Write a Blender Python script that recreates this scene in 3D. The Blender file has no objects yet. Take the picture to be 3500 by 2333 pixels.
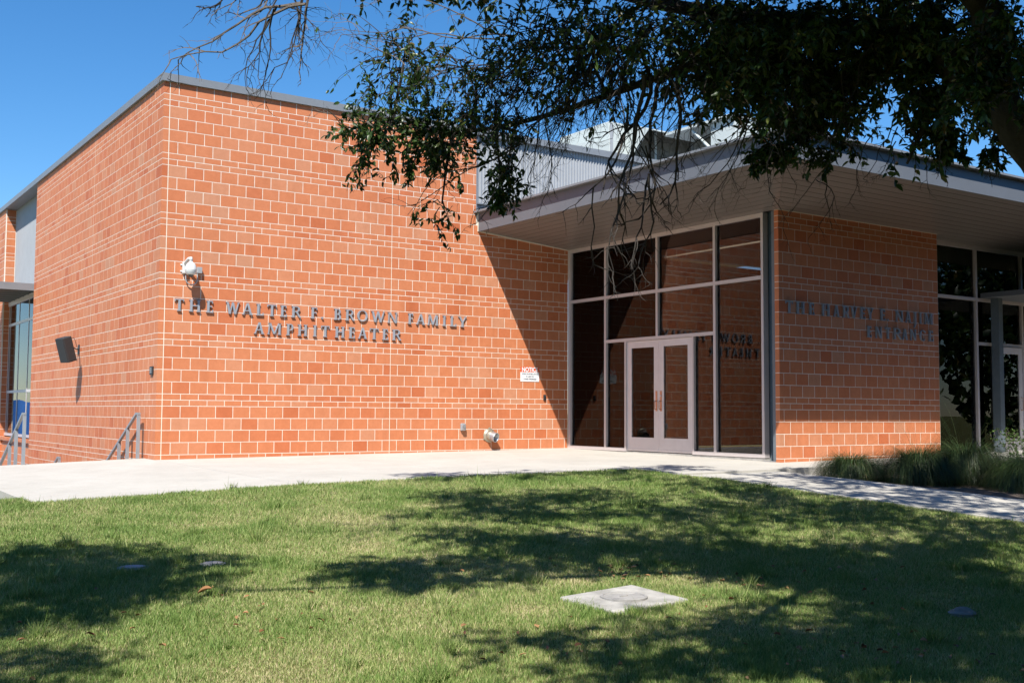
import bpy, bmesh, math, random
import numpy as np
from mathutils import Vector, Matrix

random.seed(7)
rng = np.random.default_rng(11)
S = bpy.context.scene
COL = S.collection

# ------------------------------------------------------------------ camera, sky, sun, exposure
CAM = Vector((-5.4066, -18.465, 0.7394))
YAW, PITCH, ROLL, FPX = 0.5970, 0.0643, 0.0059, 3761.0
_cy, _sy, _cp, _sp = math.cos(YAW), math.sin(YAW), math.cos(PITCH), math.sin(PITCH)
FWD = Vector((_sy * _cp, _cy * _cp, _sp))
_r = Vector((_cy, -_sy, 0)); _u = _r.cross(FWD)
RIGHT = _r * math.cos(ROLL) + _u * math.sin(ROLL)
UP = -_r * math.sin(ROLL) + _u * math.cos(ROLL)
cam = bpy.data.cameras.new('camera'); camo = bpy.data.objects.new('camera', cam); COL.objects.link(camo)
m = Matrix((RIGHT, UP, -FWD)).transposed().to_4x4(); m.translation = CAM
camo.matrix_world = m
cam.sensor_width = 36.0; cam.lens = 36.0 * FPX / 3500.0
cam.clip_start = 0.05; cam.clip_end = 5000
S.camera = camo

SUN_D = Vector((0.527, 0.590, -1.0)).normalized()      # the way the light travels
elev = math.asin(-SUN_D.z)
W = bpy.data.worlds.new('World'); S.world = W; W.use_nodes = True
nt = W.node_tree; nt.nodes.clear()
sky = nt.nodes.new('ShaderNodeTexSky'); sky.sky_type = 'NISHITA'; sky.sun_disc = False
sky.sun_elevation = elev
sky.sun_rotation = math.atan2(-SUN_D.x, -SUN_D.y)
sky.altitude = 200; sky.air_density = 1.0; sky.dust_density = 0.1; sky.ozone_density = 5.0
bg = nt.nodes.new('ShaderNodeBackground'); bg.inputs['Strength'].default_value = 0.099
wo = nt.nodes.new('ShaderNodeOutputWorld')
hs = nt.nodes.new('ShaderNodeHueSaturation'); hs.inputs['Saturation'].default_value = 1.25
nt.links.new(sky.outputs[0], hs.inputs['Color']); nt.links.new(hs.outputs[0], bg.inputs['Color']); nt.links.new(bg.outputs[0], wo.inputs['Surface'])

sun = bpy.data.lights.new('sun', 'SUN'); sun.energy = 5.0; sun.angle = math.radians(0.55); sun.color = (1.0, 0.95, 0.87)
suno = bpy.data.objects.new('sun', sun); COL.objects.link(suno)
suno.rotation_euler = SUN_D.to_track_quat('-Z', 'Y').to_euler()

S.view_settings.view_transform = 'Standard'
try: S.view_settings.look = 'None'
except Exception: pass
S.view_settings.gamma = 1.0; S.view_settings.use_curve_mapping = False
S.view_settings.exposure = 0.74
S.render.engine = 'CYCLES'
S.cycles.use_denoising = True
S.cycles.max_bounces = 6; S.cycles.diffuse_bounces = 3; S.cycles.glossy_bounces = 3
S.cycles.transparent_max_bounces = 10; S.cycles.transmission_bounces = 4
S.cycles.caustics_reflective = False; S.cycles.caustics_refractive = False


def ray(px, py):
    return FWD + RIGHT * ((px - 1750) / FPX) + UP * ((1166.5 - py) / FPX)
def at(px, py, depth):
    """world point seen at a place of the photo at a given forward distance (for laying out the tree)"""
    return CAM + ray(px, py) * depth

# ------------------------------------------------------------------ mesh helpers
class MB:
    def __init__(self): self.v = []; self.f = []
    def add(self, vs, fs):
        n = len(self.v); self.v += [tuple(p) for p in vs]; self.f += [tuple(i + n for i in q) for q in fs]; return self
    def box(self, x0, x1, y0, y1, z0, z1):
        x0, x1 = min(x0, x1), max(x0, x1); y0, y1 = min(y0, y1), max(y0, y1); z0, z1 = min(z0, z1), max(z0, z1)
        return self.add([(x0,y0,z0),(x1,y0,z0),(x1,y1,z0),(x0,y1,z0),(x0,y0,z1),(x1,y0,z1),(x1,y1,z1),(x0,y1,z1)],
                 [(0,3,2,1),(4,5,6,7),(0,1,5,4),(1,2,6,5),(2,3,7,6),(3,0,4,7)])
    def prism(self, bottom, top):
        n = len(bottom)
        return self.add(list(bottom) + list(top), [tuple(range(n))[::-1], tuple(range(n, 2*n))] + [(i, (i+1) % n, n + (i+1) % n, n + i) for i in range(n)])
    def tube(self, pts, radii, n=8, cap=True):
        pts = [Vector(p) for p in pts]
        if not hasattr(radii, '__len__'): radii = [radii] * len(pts)
        base = len(self.v); prev = None
        for i, p in enumerate(pts):
            t = (pts[min(i+1, len(pts)-1)] - pts[max(i-1, 0)])
            if t.length < 1e-9: t = Vector((0,0,1))
            t.normalize()
            if prev is None:
                a = Vector((0,0,1)) if abs(t.z) < .9 else Vector((1,0,0))
                nx = t.cross(a).normalized()
            else:
                nx = (prev - t * prev.dot(t))
                nx = nx.normalized() if nx.length > 1e-6 else t.orthogonal().normalized()
            prev = nx; ny = t.cross(nx)
            for k in range(n):
                a = 2*math.pi*k/n
                self.v.append(tuple(p + (nx*math.cos(a) + ny*math.sin(a)) * radii[i]))
        for i in range(len(pts)-1):
            for k in range(n):
                a = base + i*n + k; b = base + i*n + (k+1) % n
                self.f.append((a, b, b + n, a + n))
        if cap:
            self.f.append(tuple(base + k for k in range(n))[::-1]); self.f.append(tuple(base + (len(pts)-1)*n + k for k in range(n)))
        return self
    def lathe(self, center, axis, prof, n=24):
        """prof: (distance along axis, radius)"""
        c = Vector(center); ax = Vector(axis).normalized(); u = ax.orthogonal().normalized(); w = ax.cross(u)
        base = len(self.v)
        for d, r in prof:
            for k in range(n):
                a = 2*math.pi*k/n; self.v.append(tuple(c + ax*d + (u*math.cos(a)+w*math.sin(a))*r))
        for i in range(len(prof)-1):
            for k in range(n):
                a = base+i*n+k; b = base+i*n+(k+1) % n; self.f.append((a,b,b+n,a+n))
        return self
    def mesh(self, name):
        me = bpy.data.meshes.new(name); me.from_pydata(self.v, [], self.f); me.update(); return me
    def build(self, name, mat, parent=None, smooth=False):
        me = self.mesh(name)
        if smooth:
            for p in me.polygons: p.use_smooth = True
        return link(name, me, mat, parent)

def link(name, me, mat=None, parent=None):
    o = bpy.data.objects.new(name, me); COL.objects.link(o)
    if mat is not None and me is not None and not me.materials: me.materials.append(mat)
    if parent is not None: o.parent = parent
    return o
def tag(o, label=None, cat=None, group=None, kind=None):
    if label: o['label'] = label
    if cat: o['category'] = cat
    if group: o['group'] = group
    if kind: o['kind'] = kind
    return o
def empty(name, label, cat, group=None, loc=None):
    o = bpy.data.objects.new(name, None); COL.objects.link(o); o.empty_display_size = .1
    return tag(o, label, cat, group)
def bevel(o, w=.006, seg=2):
    md = o.modifiers.new('b', 'BEVEL'); md.width = w; md.segments = seg; md.limit_method = 'ANGLE'; md.angle_limit = math.radians(40)
    return o

# ------------------------------------------------------------------ materials
def newmat(name):
    m = bpy.data.materials.new(name); m.use_nodes = True; t = m.node_tree; t.nodes.clear()
    out = t.nodes.new('ShaderNodeOutputMaterial'); return m, t, out
def N(t, typ, **kw):
    n = t.nodes.new(typ)
    for k, v in kw.items(): setattr(n, k, v)
    return n
def ramp(t, stops):
    r = N(t, 'ShaderNodeValToRGB'); e = r.color_ramp.elements
    while len(e) < len(stops): e.new(.5)
    for el, (p, c) in zip(e, stops): el.position = p; el.color = (*c, 1)
    return r
def noise(t, scale, detail=4, rough=.6, coord='Object', stretch=None):
    tc = N(t, 'ShaderNodeTexCoord'); n = N(t, 'ShaderNodeTexNoise'); n.inputs['Scale'].default_value = scale
    n.inputs['Detail'].default_value = detail; n.inputs['Roughness'].default_value = rough
    src = tc.outputs[coord]
    if stretch:
        mp = N(t, 'ShaderNodeMapping'); mp.inputs['Scale'].default_value = stretch; t.links.new(src, mp.inputs['Vector']); src = mp.outputs['Vector']
    t.links.new(src, n.inputs['Vector']); return n
def simple(name, col, rough=.6, var=.12, scale=6, metallic=0, bump=0, bscale=60, spec=.5, stretch=None):
    m, t, out = newmat(name); p = N(t, 'ShaderNodeBsdfPrincipled')
    p.inputs['Roughness'].default_value = rough; p.inputs['Metallic'].default_value = metallic; p.inputs['Specular IOR Level'].default_value = spec
    n = noise(t, scale, 5, .65, stretch=stretch)
    a = tuple(max(0, c*(1-var)) for c in col); b = tuple(min(1, c*(1+var)) for c in col)
    r = ramp(t, [(.3, a), (.7, b)]); t.links.new(n.outputs['Fac'], r.inputs['Fac']); t.links.new(r.outputs['Color'], p.inputs['Base Color'])
    if bump:
        nb = noise(t, bscale, 4, .6); bp = N(t, 'ShaderNodeBump'); bp.inputs['Strength'].default_value = bump; bp.inputs['Distance'].default_value = .01
        t.links.new(nb.outputs['Fac'], bp.inputs['Height']); t.links.new(bp.outputs['Normal'], p.inputs['Normal'])
    t.links.new(p.outputs[0], out.inputs['Surface']); return m
def brick_mat(name, per_object):
    m, t, out = newmat(name); p = N(t, 'ShaderNodeBsdfPrincipled'); p.inputs['Roughness'].default_value = .62; p.inputs['Specular IOR Level'].default_value = .35
    if per_object: src = N(t, 'ShaderNodeObjectInfo').outputs['Random']
    else:
        a = N(t, 'ShaderNodeAttribute'); a.attribute_name = 'tone'; src = a.outputs['Fac']
    r = ramp(t, [(0, (.465, .128, .048)), (.06, (.51, .156, .064)), (.28, (.53, .178, .075)), (.74, (.54, .192, .086)), (.94, (.54, .214, .106)), (1, (.51, .235, .132))])
    t.links.new(src, r.inputs['Fac'])
    n = noise(t, 9, 5, .7, 'Generated' if False else 'Object')
    geo = N(t, 'ShaderNodeNewGeometry'); t.links.new(geo.outputs['Position'], n.inputs['Vector'])
    r2 = ramp(t, [(.25, (.91, .89, .87)), (.75, (1.08, 1.11, 1.15))]); t.links.new(n.outputs['Fac'], r2.inputs['Fac'])
    mx = N(t, 'ShaderNodeMixRGB', blend_type='MULTIPLY'); mx.inputs['Fac'].default_value = 1
    t.links.new(r.outputs['Color'], mx.inputs['Color1']); t.links.new(r2.outputs['Color'], mx.inputs['Color2'])
    n3 = N(t, 'ShaderNodeTexNoise'); n3.inputs['Scale'].default_value = 140; n3.inputs['Detail'].default_value = 3
    t.links.new(geo.outputs['Position'], n3.inputs['Vector'])
    r3 = ramp(t, [(.30, (.86,.86,.86)), (.6, (1.04,1.04,1.04)), (.78, (1.25,1.35,1.4))]); t.links.new(n3.outputs['Fac'], r3.inputs['Fac'])
    mx2 = N(t, 'ShaderNodeMixRGB', blend_type='MULTIPLY'); mx2.inputs['Fac'].default_value = .6
    t.links.new(mx.outputs[0], mx2.inputs['Color1']); t.links.new(r3.outputs[0], mx2.inputs['Color2'])
    n4 = N(t, 'ShaderNodeTexNoise'); n4.inputs['Scale'].default_value = 1.0; n4.inputs['Detail'].default_value = 6; n4.inputs['Roughness'].default_value = .65
    mp4 = N(t, 'ShaderNodeMapping'); mp4.inputs['Scale'].default_value = (1.6, 1.6, .45); t.links.new(geo.outputs['Position'], mp4.inputs['Vector']); t.links.new(mp4.outputs['Vector'], n4.inputs['Vector'])
    r4 = ramp(t, [(.3, (.90,.885,.87)), (.5, (1,1,1)), (.72, (1.05,1.075,1.10))]); t.links.new(n4.outputs['Fac'], r4.inputs['Fac'])
    mx4 = N(t, 'ShaderNodeMixRGB', blend_type='MULTIPLY'); mx4.inputs['Fac'].default_value = 1; t.links.new(mx2.outputs[0], mx4.inputs['Color1']); t.links.new(r4.outputs[0], mx4.inputs['Color2'])
    t.links.new(mx4.outputs[0], p.inputs['Base Color'])
    bp = N(t, 'ShaderNodeBump'); bp.inputs['Strength'].default_value = .25; bp.inputs['Distance'].default_value = .004
    t.links.new(n3.outputs['Fac'], bp.inputs['Height']); t.links.new(bp.outputs['Normal'], p.inputs['Normal'])
    t.links.new(p.outputs[0], out.inputs['Surface']); return m
def glass_mat(name, tint=(.5,.5,.5), ior=1.34, wave=.05):
    m, t, out = newmat(name)
    tr = N(t, 'ShaderNodeBsdfTransparent'); tr.inputs['Color'].default_value = (*tint, 1)
    gl = N(t, 'ShaderNodeBsdfGlossy'); gl.inputs['Roughness'].default_value = 0.0; gl.inputs['Color'].default_value = (.95,.97,1,1)
    fr = N(t, 'ShaderNodeFresnel'); fr.inputs['IOR'].default_value = ior
    n = noise(t, 1.3, 2, .5); bp = N(t, 'ShaderNodeBump'); bp.inputs['Strength'].default_value = wave; bp.inputs['Distance'].default_value = .012
    t.links.new(n.outputs['Fac'], bp.inputs['Height']); t.links.new(bp.outputs['Normal'], gl.inputs['Normal'])
    mx = N(t, 'ShaderNodeMixShader'); t.links.new(fr.outputs[0], mx.inputs['Fac']); t.links.new(tr.outputs[0], mx.inputs[1]); t.links.new(gl.outputs[0], mx.inputs[2])
    t.links.new(mx.outputs[0], out.inputs['Surface']); return m
def leaf_mat(name, stops, attr=None, transl=.35, rough=.45, patch=None):
    m, t, out = newmat(name); p = N(t, 'ShaderNodeBsdfPrincipled'); p.inputs['Roughness'].default_value = rough; p.inputs['Specular IOR Level'].default_value = .35
    if attr: a = N(t, 'ShaderNodeAttribute'); a.attribute_name = attr; src = a.outputs['Fac']
    else: src = N(t, 'ShaderNodeNewGeometry').outputs['Random Per Island']
    r = ramp(t, stops)
    if patch:
        geo = N(t, 'ShaderNodeNewGeometry'); pn = N(t, 'ShaderNodeTexNoise'); pn.inputs['Scale'].default_value = patch[0]; pn.inputs['Detail'].default_value = 4
        t.links.new(geo.outputs['Position'], pn.inputs['Vector'])
        sc = N(t, 'ShaderNodeMath', operation='MULTIPLY_ADD'); sc.inputs[1].default_value = patch[1]; sc.inputs[2].default_value = -patch[1]*.5
        t.links.new(pn.outputs['Fac'], sc.inputs[0])
        ad = N(t, 'ShaderNodeMath', operation='ADD', use_clamp=True); t.links.new(src, ad.inputs[0]); t.links.new(sc.outputs[0], ad.inputs[1]); src = ad.outputs[0]
    t.links.new(src, r.inputs['Fac']); t.links.new(r.outputs[0], p.inputs['Base Color'])
    tl = N(t, 'ShaderNodeBsdfTranslucent'); t.links.new(r.outputs[0], tl.inputs['Color'])
    mx = N(t, 'ShaderNodeMixShader'); mx.inputs['Fac'].default_value = transl
    t.links.new(p.outputs[0], mx.inputs[1]); t.links.new(tl.outputs[0], mx.inputs[2]); t.links.new(mx.outputs[0], out.inputs['Surface']); return m

def stained(name, col):
    m, t, out = newmat(name); p = N(t, 'ShaderNodeBsdfPrincipled'); p.inputs['Roughness'].default_value = .88; p.inputs['Specular IOR Level'].default_value = .3
    geo = N(t, 'ShaderNodeNewGeometry'); last = None
    for sc_, lo, hi, a, b in ((.7, .32, .68, .90, 1.06), (5, .35, .7, .95, 1.03), (38, .3, .62, .93, 1.04), (1.9, .60, .70, 1.0, .90)):
        n = N(t, 'ShaderNodeTexNoise'); n.inputs['Scale'].default_value = sc_; n.inputs['Detail'].default_value = 6; n.inputs['Roughness'].default_value = .68; t.links.new(geo.outputs['Position'], n.inputs['Vector'])
        r = ramp(t, [(lo, (a, a*.995, a*.985)), (hi, (b, b, b))]); t.links.new(n.outputs['Fac'], r.inputs['Fac'])
        mx = N(t, 'ShaderNodeMixRGB', blend_type='MULTIPLY'); mx.inputs['Fac'].default_value = 1
        if last is None: mx.inputs['Color1'].default_value = (*col, 1)
        else: t.links.new(last, mx.inputs['Color1'])
        t.links.new(r.outputs[0], mx.inputs['Color2']); last = mx.outputs[0]
    t.links.new(last, p.inputs['Base Color']); t.links.new(p.outputs[0], out.inputs['Surface']); return m

M = dict(
    brick=brick_mat('clay_brick', True), bricks=brick_mat('clay_bricks', False),
    mortar=simple('mortar', (.72,.66,.57), .9, .12, 9, bump=.2, bscale=90),
    seal=simple('cream_sealant', (.74,.68,.56), .7, .06, 9),
    metal=simple('grey_coated_metal', (.19,.205,.225), .42, .06, 3),
    fascia=simple('blue_grey_fascia_metal', (.125,.138,.160), .45, .05, 2),
    panel=simple('silver_corrugated_metal', (.31,.325,.345), .42, .05, 3),
    soffit=simple('pale_soffit_metal', (.185,.165,.152), .32, .05, 4),
    frame=simple('silver_aluminium_frame', (.56,.51,.50), .38, .04, 5),
    door=simple('light_painted_door', (.64,.59,.58), .42, .05, 4),
    steel=simple('blue_grey_steel', (.12,.15,.175), .45, .12, 5),
    bronze=simple('bronze_pull', (.52,.30,.20), .35, .1, 20, metallic=.6),
    letter=simple('grey_letter_metal', (.27,.295,.335), .42, .08, 8),
    concrete=stained('light_concrete', (.455,.44,.405)),
    padc=simple('weathered_concrete', (.34,.33,.31), .9, .30, 6, bump=.3, bscale=70),
    lid=simple('old_lid', (.30,.29,.28), .8, .2, 12, bump=.3),
    soil=simple('brown_soil', (.10,.075,.055), .95, .3, 12, bump=.8, bscale=30),
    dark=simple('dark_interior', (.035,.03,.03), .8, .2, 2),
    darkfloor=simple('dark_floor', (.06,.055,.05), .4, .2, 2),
    white=simple('white_plastic', (.60,.63,.63), .35, .03, 6),
    black=simple('black_plastic', (.022,.024,.028), .5, .1, 20),
    grille=simple('charcoal_speaker_grille', (.028,.032,.037), .7, .15, 300),
    greybox=simple('grey_cover', (.30,.32,.34), .5, .1, 12),
    smoke=simple('smoked_dome', (.05,.05,.05), .1, .05, 3),
    galv=simple('galvanised_steel', (.46,.48,.50), .38, .2, 16, metallic=.75),
    brass=simple('dull_brass', (.40,.375,.29), .42, .22, 14, metallic=.55),
    hvac=simple('pale_green_white_paint', (.47,.51,.495), .5, .05, 2),
    hvacdark=simple('rusty_dark_grille', (.13,.12,.10), .8, .3, 9),
    signred=simple('sign_orange_red', (.62,.10,.035), .5, .04, 10), signwhite=simple('sign_white', (.78,.80,.82), .5, .02, 10), signink=simple('sign_ink', (.05,.06,.09), .6, .02, 10),
    bark=simple('grey_brown_bark', (.034,.028,.024), .95, .5, 14, bump=1.6, bscale=18, stretch=(1,1,.35)),
    twig=simple('pale_twig_bark', (.13,.11,.095), .9, .35, 22, bump=.4, bscale=60),
    darktwig=simple('dark_twig_bark', (.035,.029,.025), .9, .3, 22),
    curtain=simple('blue_cloth', (.04,.17,.52), .8, .1, 4),
    rail=simple('grey_rail_paint', (.25,.265,.285), .42, .08, 8),
    rock=simple('pale_stone', (.20,.195,.185), .9, .25, 9, bump=.6, bscale=30),
    glass=glass_mat('tinted_glass'), bayglass=glass_mat('bay_glass', (.45,.5,.55), 1.45, .02),
    leaf=leaf_mat('green_leaf', [(0,(.018,.040,.011)),(.5,(.034,.070,.018)),(.86,(.065,.118,.028)),(.95,(.11,.135,.035)),(1,(.16,.115,.035))], transl=.30, rough=.34),
    muhly=leaf_mat('muhly_blade', [(0,(.020,.040,.012)),(.6,(.038,.070,.022)),(.94,(.070,.105,.036)),(1,(.20,.17,.08))], transl=.25),
    shrubleaf=leaf_mat('bright_shrub_leaf', [(0,(.05,.10,.02)),(1,(.13,.22,.05))], transl=.35),
    grassb=leaf_mat('lawn_blade', [(0,(.125,.215,.045)),(.36,(.215,.320,.080)),(.58,(.355,.405,.145)),(.82,(.53,.475,.25)),(1,(.64,.54,.34))], attr='tone', transl=.30, rough=.6, patch=(.7,.80)),
    dead=leaf_mat('dead_leaf', [(0,(.13,.055,.025)),(.5,(.27,.13,.055)),(1,(.40,.24,.11))], transl=.12),
)
m, t, out = newmat('lawn_soil'); p = N(t, 'ShaderNodeBsdfPrincipled'); p.inputs['Roughness'].default_value = .95; p.inputs['Specular IOR Level'].default_value = .1
n1 = noise(t, 1.1, 6, .7); r1 = ramp(t, [(.3, (.11,.145,.04)), (.52, (.16,.165,.06)), (.75, (.25,.21,.11))]); t.links.new(n1.outputs['Fac'], r1.inputs['Fac'])
n2 = noise(t, 45, 6, .75); r2 = ramp(t, [(.3, (.55,.55,.5)), (.7, (1.35,1.3,1.25))]); t.links.new(n2.outputs['Fac'], r2.inputs['Fac'])
mx = N(t, 'ShaderNodeMixRGB', blend_type='MULTIPLY'); mx.inputs['Fac'].default_value = 1; t.links.new(r1.outputs[0], mx.inputs['Color1']); t.links.new(r2.outputs[0], mx.inputs['Color2'])
t.links.new(mx.outputs[0], p.inputs['Base Color']); bp = N(t, 'ShaderNodeBump'); bp.inputs['Strength'].default_value = .8; bp.inputs['Distance'].default_value = .03
t.links.new(n2.outputs['Fac'], bp.inputs['Height']); t.links.new(bp.outputs['Normal'], p.inputs['Normal']); t.links.new(p.outputs[0], out.inputs['Surface'])
M['lawn'] = m
m, t, out = newmat('lamp_tube'); e = N(t, 'ShaderNodeEmission'); e.inputs['Color'].default_value = (1,.85,.6,1); e.inputs['Strength'].default_value = .45; t.links.new(e.outputs[0], out.inputs['Surface']); M['tube'] = m

# ------------------------------------------------------------------ ground shapes
def slab_z(x, y): return -.08 + .0094*x + .0107*y + .024*min(x, 0)
def lawn_z(x, y):
    b = slab_z(min(max(x, -3.0), 8), -6) - .012
    z = b + .05*(max(min(y, -6), -19) + 6)
    if y > -5.5 and x < -3: z -= .16*min(y + 5.5, 11)
    elif y > -5.5: z -= .35
    z += .012*math.sin(1.3*x + .7*y) * min(1, max(0, -6.2 - y))
    return z
def path_z(x, y): return lawn_z(6, min(y, -6.0)) + .022

def sheet(name, xs, ys, zf, mat, kind='structure', parent=None):
    vs = [(x, y, zf(x, y)) for y in ys for x in xs]; nx = len(xs)
    fs = [(j*nx+i, j*nx+i+1, (j+1)*nx+i+1, (j+1)*nx+i) for j in range(len(ys)-1) for i in range(nx-1)]
    me = bpy.data.meshes.new(name); me.from_pydata(vs, [], fs)
    for q in me.polygons: q.use_smooth = True
    o = link(name, me, mat, parent); tag(o, kind=kind); return o
xs = [-400,-120,-50,-25,-14] + [round(-10+.4*i, 2) for i in range(60)] + [15,17,20,30,60,160,500]
ys = [-500,-150,-60,-35,-26,-22] + [round(-20+.4*i, 2) for i in range(35)] + [-5.6]
sheet('lawn', xs, ys, lambda x, y: lawn_z(x, y) - (.3 if (x > 6.2 and y > -30) else 0), M['lawn'])
sheet('ground', [-2500,-300,-60,-20,0,60,300,2500], [-2500,-600,-100,-5.6,20,100,600,2500], lambda x, y: -3.2, M['lawn'])
sheet('grass_bank', [-400,-60,-20,-10,-6,-4.5,-3.0], [-5.6,-4.5,-3,-1,1,3,5,8,14,60,400], lambda x, y: lawn_z(x, min(y, 30)) + .004, M['lawn'])

def slab_poly(name, outline, zf, thick, mat, kind='structure', parent=None):
    top = [(x, y, zf(x, y)) for x, y in outline]; bot = [(x, y, z - thick) for x, y, z in top]
    o = MB().prism(bot, top).build(name, mat, parent); tag(o, kind=kind); return o
# plaza in front of the hall: saw-cut into bays, each a slab of its own
arc = [(-3.02 + .35*(1-math.cos(a)), -5.98 + .35*(1-math.sin(a))) for a in [math.pi/2*k/6 for k in range(7)]]
plaza = bpy.data.objects.new('plaza_pavement', None); COL.objects.link(plaza); tag(plaza, kind='structure')
cuts = [-3.02, 0.0, 3.0, 5.35, 8.0]
for i in range(len(cuts)-1):
    a, b = cuts[i] + .004, cuts[i+1] - .004
    if i == 0: ol = [(a, .6), ] + [(x, y) for x, y in arc] + [(b, -5.98), (b, -.0), (b-.0, .6)]
    else: ol = [(a, -5.98), (b, -5.98), (b, .0), (a, .0)]
    slab_poly('slab', ol, slab_z, .3, M['concrete'], None, plaza)
slab_poly('slab', [(8.004, -6.95), (24, -6.95), (24, -4.9), (12.9, -4.9), (8.8, -4.9), (8.8, 0), (8.004, 0)], slab_z, .3, M['concrete'], None, plaza)
slab_poly('slab', [(5.354, -6.95), (7.996, -6.95), (7.996, -5.988), (5.354, -5.988)], slab_z, .3, M['concrete'], None, plaza)
path = bpy.data.objects.new('path', None); COL.objects.link(path); tag(path, kind='structure')
yy = -6.958
while yy > -28:
    y2 = yy - 1.52
    xl = lambda y: 5.37 + .05*max(0, -6.958 - y); xr = lambda y: 7.34 + .075*max(0, -6.958 - y)
    slab_poly('slab', [(xl(y2), y2 + .008), (xr(y2), y2 + .008), (xr(yy), yy), (xl(yy), yy)], path_z, .16, M['concrete'], None, path)
    yy = y2
bed = [(7.36, -6.96), (24, -6.96), (24, -24), (8.6, -24)]
def bed_z(x, y): return path_z(x, y) - .085 + .01*math.sin(5*x) * math.sin(4*y)
slab_poly('planting_bed', bed, bed_z, .2, M['soil'])
# steps that lead down beside the hall
steps = bpy.data.objects.new('steps', None); COL.objects.link(steps); tag(steps, kind='structure')
for i in range(11):
    z = slab_z(-1.5, .6) - .155*(i+1)
    MB().box(-3.0, -.012, .6 + .33*i + .003, .6 + .33*(i+1) + .02, z - .3, z).build('step', M['concrete'], steps)
MB().box(-14, -.012, .6+.33*11+.03, 40, -2.2, -1.95).build('lower_terrace', M['concrete']); tag(bpy.data.objects['lower_terrace'], kind='structure')

# ------------------------------------------------------------------ brickwork
B = .3048; C0 = B/3; HY = -5.8361; HX = 8.5627
TOP = 6.299
BR = []     # every brick: (owner wall key, list of boxes)
J = .0056
def rows(zmin, zmax):
    out = []; g = math.floor(zmin/1.016)
    while g*1.016 < zmax:
        for dz, h, full in ((0,.2032,0),(.2032,.2032,1),(.4064,.2032,0),(.6096,.2032,1),(.8128,.1016,0),(.9144,.1016,1)):
            z = g*1.016 + dz
            if z > zmin - 1e-4 and z + h < zmax + 1e-3: out.append((z, z+h, full))
        g += 1
    return out
def pieces(a, b, full):
    x = a; out = []; first = True
    while x < b - .02:
        n = x + (B if (full or not first) else B/2)
        n = min(n, b); out.append((x, n)); x = n; first = False
    return out
J1 = C0 + 14*B; XE = 8.566; WX = 6.262
V0 = 15.167*B; VE = 34.17*B
for z0, z1, full in rows(-.11, TOP + .01):
    for s, e in ((C0, J1), (J1, WX if z0 > 4.35 else XE)):
        for a, b in pieces(s, e, full):
            if b - a > .03: BR.append(('front', [(a+J, b-J, 0, .03, z0+J, z1-J)]))
for z0, z1, full in rows(-2.05, TOP + .01):
    ret = (1.1667 if full else .6667)*B
    boxes = [(0, .03, 0.0, ret-J, z0+J, z1-J)]
    boxes.append((0.03, C0-.007, 0, .03, z0+J, z1-J))
    BR.append(('side', boxes))
    n0 = ret
    while n0 < V0 - .02:
        n = min(n0 + B, V0); BR.append(('side', [(0, .03, n0+J, n-J, z0+J, z1-J)])); n0 = n
    for a, b in pieces(V0, VE, full): BR.append(('side', [(0, .03, a+J, b-J, z0+J, z1-J)]))
    for a, b in pieces(14.62, 17.0, full): BR.append(('pier', [(0, .03, a+J, b-J, z0+J, z1-J)]))
    BR.append(('pier', [(.032, .26, 14.62, 14.65, z0+J, z1-J)]))
    if z1 < -.05:
        for a, b in pieces(VE+.01, 14.62, full): BR.append(('pier', [(.10, .13, a+J, b-J, z0+J, z1-J)]))
HR = rows(-.11, 4.07) + [(4.064, 4.1656, 0)]
for z0, z1, full in HR:
    w0 = (1/3 if full else 5/6)*B
    BR.append(('harvey', [(HX, HX+w0-J, HY, HY+.03, z0+J, z1-J), (HX, HX+.03, HY+.03, HY+.092, z0+J, z1-J)]))
    x = HX + w0
    while x < 12.93 - .02:
        n = min(x+B, 12.93); BR.append(('harvey', [(x+J, n-J, HY, HY+.03, z0+J, z1-J)])); x = n

hall = empty('amphitheater_building', 'tall red brick hall with grey metal coping and white mortar joints', 'building')
lobby = empty('entrance_building', 'low glass and brick entrance wing under a deep overhanging grey roof', 'building')
walls = {}
mb = MB().prism([(.0012,.0012,-2.2),(WX,.0012,-2.2),(WX,.4,-2.2),(.0012,.4,-2.2)], [(.0012,.0012,6.30),(WX,.0012,6.30),(WX,.4,6.30),(.0012,.4,6.30)])
mb.box(WX+.001, XE, .0014, .4, -.5, 4.68); walls['front'] = mb.build('front_wall', M['mortar'], hall)
walls['side'] = MB().box(.0013, .401, .41, VE, -2.3, 6.299).box(.0013, .4, .02, .41, -2.3, 6.298).build('side_wall', M['mortar'], hall)
walls['pier'] = MB().box(.0013, .4, 14.6213, 17, -2.3, 6.299).box(.1013, .4, VE, 14.62, -2.3, -.03).build('bay_wall', M['mortar'], hall)
walls['harvey'] = MB().box(HX+.0013, 12.93, HY+.0013, HY+.092, -.4, 4.2).box(HX+.35, 12.93, HY+.0925, HY+.38, -.4, 4.2).build('entrance_wall', M['mortar'], lobby)
tag(walls['front'], 'front wall of orange brick in large blocks with paired thin courses')
tag(walls['side'], 'side wall of the hall receding towards the steps'); tag(walls['harvey'], 'shaded brick wall beside the glass entrance')

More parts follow.
